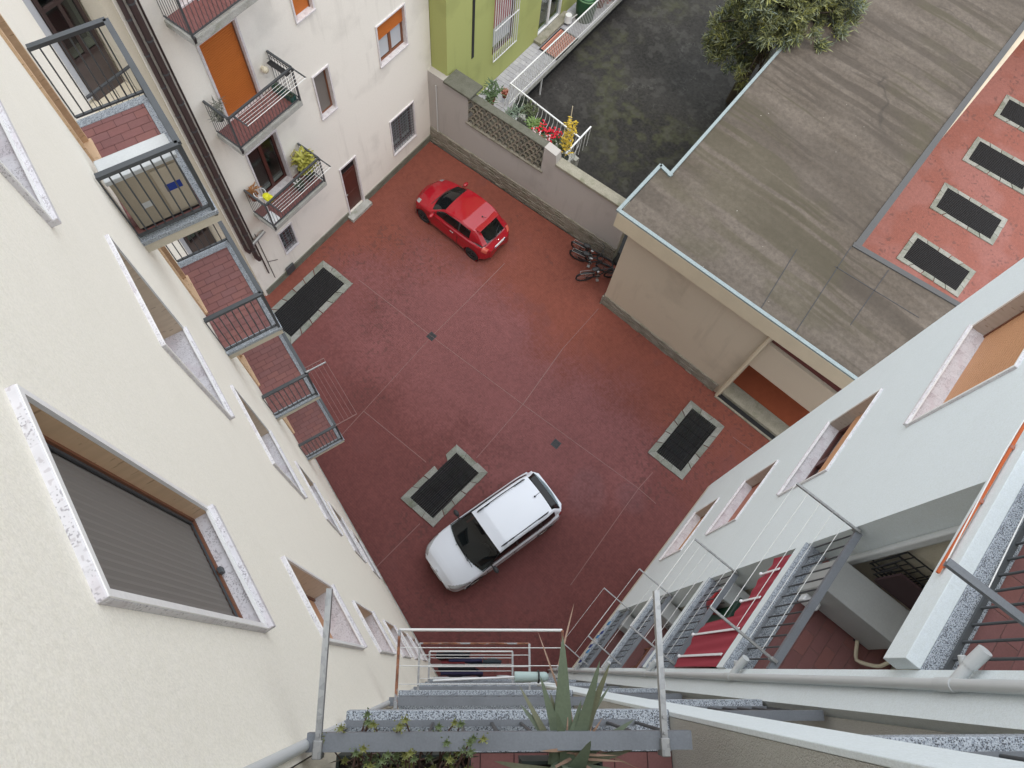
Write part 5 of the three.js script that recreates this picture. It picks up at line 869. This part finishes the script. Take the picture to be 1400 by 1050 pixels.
// ---------------------------------------------------------------- tree over the garage roof
{
  const t = thing('oleander_tree', 'dense narrow-leaved tree overhanging the weathered garage roof', 'tree', [10.5, 0, -21.5]);
  const limbs = [tube([V(0, 0, 0), V(-0.1, 2, 0.4), V(-0.4, 4, 1.2), V(-0.5, 6.2, 1.9)], 0.2, 16, 9)], cl = [];
  const rt = mulberry(31), tr = (a, b) => a + (b - a) * rt();
  for (let k = 0; k < 230; k++) { const a = tr(0, 6.283), e = Math.acos(tr(-0.2, 1)), q = Math.pow(rt(), 0.4); cl.push(V(-0.15 + 2.25 * q * Math.sin(e) * Math.cos(a), 5.6 + 1.8 * q * Math.cos(e), 1.15 + 1.85 * q * Math.sin(e) * Math.sin(a))); }
  for (let k = 0; k < 90; k++) { const a = tr(0, 6.283); cl.push(V(-1.2 + 1.2 * Math.cos(a) * rt(), tr(3.0, 5.2), 0.9 + 1.3 * Math.sin(a) * rt())); }
  for (let k = 0; k < cl.length; k += 4) limbs.push(tube([V(-0.3, tr(3, 5.2), tr(0.8, 1.6)), V(-0.3, 5, 1.2).lerp(cl[k], 0.5), cl[k]], 0.03, 6, 5));
  mesh('trunk', limbs, mat({ rgb: [0.075, 0.06, 0.045], map: T.clay }), t);
  const g = blade(V(0, 0, 0), V(1, 0.05, 0), 1, 0.16, 0.35, { seg: 4, thick: 0.05 }), per = 130, im = shade(new THREE.InstancedMesh(g, mat({ rgb: [1, 1, 1], roughness: 0.5, side: THREE.DoubleSide }), cl.length * per));
  const q = new THREE.Quaternion(), m4 = new THREE.Matrix4(), col = new THREE.Color(); let id = 0;
  for (const c of cl) { const ax = c.clone().sub(V(-0.35, 4.6, 1.1)).normalize(), tone = rt(); for (let k = 0; k < per; k++) { const d = V(tr(-1, 1), tr(-1, 1), tr(-1, 1)).normalize().addScaledVector(ax, 0.75).addScaledVector(V(0, 1, 0), 0.25).normalize(); q.setFromUnitVectors(V(1, 0, 0), d); const s = tr(0.1, 0.27); im.setMatrixAt(id, m4.compose(c.clone().addScaledVector(d, 0.03).add(V(tr(-0.16, 0.16), tr(-0.16, 0.16), tr(-0.16, 0.16))), q, V(s, s, s))); const y = rt(); col.setRGB(0.065 + 0.07 * tone + 0.15 * y * y, 0.09 + 0.06 * tone + 0.13 * y * y, 0.05 + 0.05 * rt()); im.setColorAt(id++, col); } }
  im.name = 'crown'; im.userData.kind = 'stuff'; t.add(im);
}
// ---------------------------------------------------------------- things kept on the balconies
{
  const p = at('A', 0.95, 15.37, 0.42), t = thing('storage_cabinet', 'beige storage cabinet with a blue sticker on the upper tiled balcony', 'cabinet', [p.x, p.y, p.z], turn('A'));
  const tan = mat({ rgb: [0.4, 0.345, 0.26], map: T.plain });
  mesh('body', rb(-0.16, 0.1, 0.04, 0.78, -0.36, 0.3, 0.01), tan, t);
  mesh('lid', rb(-0.18, 0.12, 0.781, 0.84, -0.38, 0.33, 0.012), M.plastic, t);
  mesh('side_panel', rb(-0.185, -0.161, 0.1, 0.74, 0.02, 0.28, 0.006), mat({ rgb: [0.46, 0.4, 0.31], map: T.plain }), t);
  mesh('sticker', bx(-0.1885, -0.1852, 0.42, 0.52, 0.08, 0.24), mat({ rgb: [0.015, 0.04, 0.25] }), t);
  mesh('paper_label', bx(-0.1635, -0.1602, 0.3, 0.38, -0.22, -0.1), M.plastic, t);
  mesh('foot', [bx(-0.15, -0.1, 0, 0.04, -0.34, 0.28), bx(0.04, 0.09, 0, 0.04, -0.34, 0.28)], M.black, t);
  const h = at('A', 1.0, 12.15, 0.2), v = thing('wall_valve', 'round grey valve on the wall of the second tiled balcony', 'valve', [at('A', 1.15, 11.6, 0.0).x, 11.6, at('A', 1.15, 11.6, 0.0).z], turn('A'));
  mesh('body', new THREE.CylinderGeometry(0.06, 0.06, 0.2, 14).rotateX(Math.PI / 2).translate(0, 0, 0.1), M.rail, v); mesh('wheel', new THREE.TorusGeometry(0.055, 0.014, 8, 18).translate(0, 0, 0.2), M.galv, v);
}
{ // upper loggia of the pale blue wing
  const y = LR[1] - 1.0, p = at('D', 2.5, y, -0.55), t = thing('air_conditioner', 'grey-white air conditioner unit on the second loggia of the pale blue wing', 'air conditioner', [p.x, p.y, p.z], turn('D'));
  const w = mat({ rgb: [0.4, 0.41, 0.4], map: T.plain, roughness: 0.5 });
  mesh('casing', rb(-0.19, 0.17, 0.09, 0.66, -0.48, 0.42, 0.02), w, t); mesh('cover_lid', rb(-0.2, 0.18, 0.661, 0.69, -0.5, 0.44, 0.01), w, t);
    mesh('valve_cover', rb(0.171, 0.26, 0.16, 0.3, 0.2, 0.38, 0.015), M.white, t); mesh('foot', [bx(-0.15, 0.15, 0, 0.09, -0.4, -0.34), bx(-0.15, 0.15, 0, 0.09, 0.28, 0.34)], M.black, t);
  mesh('hose', tube([V(0.2, 0.2, -0.3), V(0.34, 0.12, -0.42), V(0.3, 0.3, -0.56), V(0.1, 0.5, -0.6)], 0.02, 18, 7), M.fascia, t);
  const q = at('D', 2.1, y, -0.75), r = thing('folded_drying_frame', 'black wire drying frames folded against the loggia end wall', 'drying frame', [q.x, q.y, q.z], turn('D'));
  for (let k = 0; k < 4; k++) { const x = 0.03 + k * 0.035, l = [], y1 = 1.3 - k * 0.1, z0 = -0.42 + k * 0.05, z1 = 0.4 - k * 0.04; for (let j = 0; j <= 7; j++) l.push(rod(V(x, 0.72, lerp(z0, z1, j / 7)), V(x, y1, lerp(z0, z1, j / 7)), 0.006, 5)); l.push(rod(V(x, 0.72, z0), V(x, 0.72, z1), 0.009, 5), rod(V(x, y1, z0), V(x, y1, z1), 0.009, 5), rod(V(x, 0.7, z1), V(x, y1 + 0.15, z1 + 0.02), 0.01, 5)); mesh('frame', l, M.black, r); }
  mesh('stored_board', bx(0.16, 0.19, 0.7, 1.15, -0.3, 0.25), mat({ rgb: [0.045, 0.022, 0.025] }), r);
}
{ // red screen under the second loggia
  const yT = LR[1] - 1.24, p = at('D', 0, 0, 0), t = thing('fabric_screen', 'red canvas screen tied with white straps below the loggia with the air conditioner', 'screen', [p.x, 0, p.z], turn('D'));
  const red = M.redcloth; red.side = THREE.DoubleSide;
  const P = (u, v) => { const x = lerp(3.76, 2.2, u), lo = x > 3.05 ? 12.5 : lerp(13.62, 13.5, (x - 2.2) / 0.85); return V(x, lerp(yT, lo, v), 0.015 + 0.012 * Math.sin(u * 26) * v + 0.008 * Math.sin(u * 61 + v * 3)); };
  mesh('canvas', gridParts(P, 60, 14, () => 'a').a, red, t);
  for (const [x, lo] of [[3.62, 12.55], [3.28, 12.5], [2.85, 13.55], [2.45, 13.6]]) mesh('strap', [bx(x - 0.015, x + 0.015, lo, yT, 0.04, 0.048), new THREE.SphereGeometry(0.025, 8, 6).translate(x, lo, 0.045)], M.white, t);
  const b = at('D', 2.75, LR[2] - 1, -0.6), c = thing('storage_box', 'dark green plastic storage box on the loggia behind the red canvas', 'box', [b.x, b.y, b.z], turn('D'));
  mesh('body', rb(-0.4, 0.4, 0, 0.9, -0.35, 0.3, 0.03), mat({ rgb: [0.008, 0.05, 0.026], roughness: 0.5 }), c); mesh('lid', rb(-0.42, 0.42, 0.901, 0.95, -0.37, 0.32, 0.02), mat({ rgb: [0.01, 0.04, 0.025], roughness: 0.5 }), c);
  const d = at('D', 2.4, LR[2] - 1, -0.28), e = thing('red_basket', 'bright red plastic basket on the loggia behind the red canvas', 'basket', [d.x, d.y, d.z]);
  mesh('body', new THREE.LatheGeometry([[0, 0], [0.14, 0], [0.19, 0.45], [0.21, 0.45], [0.2, 0.48], [0.17, 0.46], [0.13, 0.03], [0, 0.03]].map(v => new THREE.Vector2(...v)), 20), mat({ rgb: [0.4, 0.012, 0.015], roughness: 0.5 }), e); mesh('handle', new THREE.TorusGeometry(0.17, 0.01, 6, 18, Math.PI).translate(0, 0.47, 0), M.black, e);
}
[[3, 'on the fourth loggia of the pale blue wing'], [2, 'on the loggia behind the red canvas'], [4, 'on the lowest loggia of the pale blue wing']].forEach(([i, s]) => {
  const p = at('D', 2.3, LR[i] - 1, -0.55), t = thing('air_conditioner', 'white air conditioner unit ' + s, 'air conditioner', [p.x, p.y, p.z], turn('D'));
  mesh('casing', rb(-0.15, 0.15, 0.08, 0.72, -0.4, 0.4, 0.02), M.plastic, t); mesh('foot', [bx(-0.13, 0.13, 0, 0.08, -0.32, -0.27), bx(-0.13, 0.13, 0, 0.08, 0.27, 0.32)], M.black, t); mesh('fan_guard', [0.1, 0.17, 0.22].map(r => new THREE.TorusGeometry(r, 0.006, 5, 24).rotateY(Math.PI / 2).translate(0.152, 0.4, -0.05)), M.rail, t);
});
{
  const p = at('D', 3.2, LR[3] - 1, -0.6), t = thing('laundry_heap', 'pinkish folded laundry on the fourth loggia of the pale blue wing', 'laundry', [p.x, p.y, p.z], turn('D'));
  [[0.5, 0.42, 0.33, 0.35], [0.42, 0.34, 0.28, 0.3], [0.36, 0.3, 0.3, 0.38]].forEach(([w, r, g, b], k) => mesh('folded_cloth', rb(-w / 2, w / 2, 0.4 + k * 0.09, 0.48 + k * 0.09, -0.2, 0.2, 0.03), cloth(r, g, b), t)); mesh('stool', [bx(-0.24, 0.24, 0.36, 0.4, -0.22, 0.22), ...[[-0.22, -0.2], [0.2, -0.2], [-0.22, 0.18], [0.2, 0.18]].map(([x, z]) => bx(x, x + 0.03, 0, 0.36, z, z + 0.03))], M.wood, t);
  const q = at('D', 3.35, LR[4], 0.12), s = thing('hanging_garment', 'string of small blue and white cloths on the lowest loggia rail', 'garment', [q.x, q.y, q.z], turn('D'), 'laundry on the rack');
  for (let k = 0; k < 9; k++) mesh('small_cloth', rb(-0.75 + k * 0.13, -0.66 + k * 0.13, -0.24, 0.02, -0.01 + 0.02 * (k % 2), 0.006 + 0.02 * (k % 2), 0.004), cloth(...[[0.05, 0.2, 0.42], [0.5, 0.5, 0.52], [0.03, 0.05, 0.2]][k % 3]), s);
}
{ // ceramic-like white lamp dish on the topmost loggia floor
  const p = at('D', 2.35, LR[0] - 1, -0.3), t = thing('white_bowl', 'round white bowl on the topmost loggia floor', 'bowl', [p.x, p.y, p.z]);
  mesh('body', new THREE.LatheGeometry([[0, 0], [0.07, 0], [0.13, 0.09], [0.12, 0.095], [0.06, 0.02], [0, 0.02]].map(v => new THREE.Vector2(...v)), 24), M.white, t); mesh('knob', new THREE.SphereGeometry(0.02, 8, 6).translate(0, 0.035, 0), M.plastic, t);
  const q = at('D', 0, 0, 0), o = thing('edge_strip', 'orange plastic strip along the topmost loggia slab of the pale blue wing', 'strip', [q.x, 0, q.z], turn('D'));
  mesh('strip', [bar(V(3.12, LR[0] - 1.12, 0.125), V(1.55, LR[0] - 1.12, 0.118), 0.018, 0.02)], mat({ rgb: [0.55, 0.13, 0.04], map: T.clay }), o); mesh('clip', [3.05, 2.5, 2.0].map(x => rb(x - 0.015, x + 0.015, LR[0] - 1.135, LR[0] - 1.105, 0.102, 0.13, 0.004)), M.brick, o);
}
// lower old balcony: yellow bag on a wire stand; upper one: green troughs
{
  const p = at('B', -3.2, 3.92, 0.55), t = thing('bag_stand', 'wire stand with a bright yellow bag on the lower old balcony', 'stand', [p.x, p.y, p.z], turn('B'));
  mesh('bag', [new THREE.SphereGeometry(1, 12, 8).scale(0.11, 0.07, 0.12).rotateY(0.4).translate(0.05, 0.98, 0.02), new THREE.SphereGeometry(1, 12, 8).scale(0.08, 0.06, 0.12).rotateZ(0.4).translate(0.08, 0.99, 0.16), rb(-0.05, 0.15, 0.9, 1.0, 0.0, 0.24, 0.03)], mat({ rgb: [0.62, 0.6, 0.02], roughness: 0.6 }), t);
  mesh('basket', [new THREE.TorusGeometry(0.17, 0.012, 6, 24).rotateX(Math.PI / 2).translate(0, 1.0, -0.18), ...Array.from({ length: 10 }, (_, k) => rod(V(0.17 * Math.cos(k * 0.628), 1.0, -0.18 + 0.17 * Math.sin(k * 0.628)), V(0.12 * Math.cos(k * 0.628), 0.8, -0.18 + 0.12 * Math.sin(k * 0.628)), 0.008, 4)), rod(V(-0.05, 0, 0), V(-0.05, 0.95, 0), 0.015), rod(V(-0.05, 0.9, -0.2), V(-0.05, 0.9, 0.25), 0.012), rb(-0.2, 0.12, 0, 0.03, -0.2, 0.2, 0.01)], M.white, t);
  for (const [u, z, l] of [[-1.5, 0.25, 'green planter trough nearest the orange shutter on the old balcony'], [-1.48, 0.6, 'green planter trough at the rail corner of the orange-shutter balcony']]) {
    const q = at('B', u, 7.3, z), g = thing('planter_trough', l, 'planter', [q.x, q.y, q.z], turn('B')); boxPot(g, -0.08, 0.08, 0, 0.16, -0.16, 0.16, mat({ rgb: [0.012, 0.07, 0.06], roughness: 0.5 })); mesh('foliage', tuft(24, V(0, 0.13, 0), 0.06, 0.03, 0.12, 0.1, 0.025), leafM(0.06, 0.1, 0.05), g);
  }
  const q = at('B', -1.36, 8.3, 0.42), h = thing('wire_basket', 'black wire basket hung inside the rail of the orange-shutter balcony', 'basket', [q.x, q.y, q.z], turn('B'));
  mesh('frame', [...ring(-0.35, 0.35, -0.14, 0, 0.012, -0.01, 0).map(g => g.rotateY(Math.PI / 2)), ...Array.from({ length: 8 }, (_, k) => bar(V(-0.1, -0.02, -0.33 + k * 0.094), V(0, -0.14, -0.33 + k * 0.094), 0.008))], M.black, h); mesh('tray', bx(-0.14, -0.01, -0.16, -0.14, -0.34, 0.34), M.black, h);
  const lp = at('B', -1.62, 8.05, 0.0), s = thing('wall_lamp', 'round cream wall lamp beside the orange shutter', 'lamp', [lp.x, lp.y, lp.z], turn('B')); mesh('shade', new THREE.SphereGeometry(0.09, 16, 12).translate(0, 0, 0.12), mat({ rgb: [0.6, 0.55, 0.42], roughness: 0.4 }), s); mesh('wall_mount', new THREE.CylinderGeometry(0.05, 0.05, 0.05, 14).rotateX(Math.PI / 2).translate(0, 0, 0.025), M.fascia, s);
}
// green-white canvas roll and pole on the second balcony rail below
{
  const t = thing('rolled_awning', 'pale green rolled cloth on a white pole beside the second grey balcony', 'awning', [0.5, 15.3, 0.06]);
  mesh('pole', rod(V(-0.72, -0.02, 0.05), V(0.0, 0, 0.02), 0.009, 8), M.white, t); mesh('cloth_roll', [new THREE.CylinderGeometry(0.045, 0.04, 0.26, 14).rotateZ(Math.PI / 2).translate(0.12, 0, 0.02), new THREE.SphereGeometry(0.043, 12, 8).translate(0.25, 0, 0.02)], mat({ rgb: [0.4, 0.5, 0.48] }), t); mesh('strap', new THREE.TorusGeometry(0.052, 0.008, 6, 16).rotateY(Math.PI / 2).translate(0.2, 0, 0.02), M.black, t);
}
renderer.render(scene, camera);
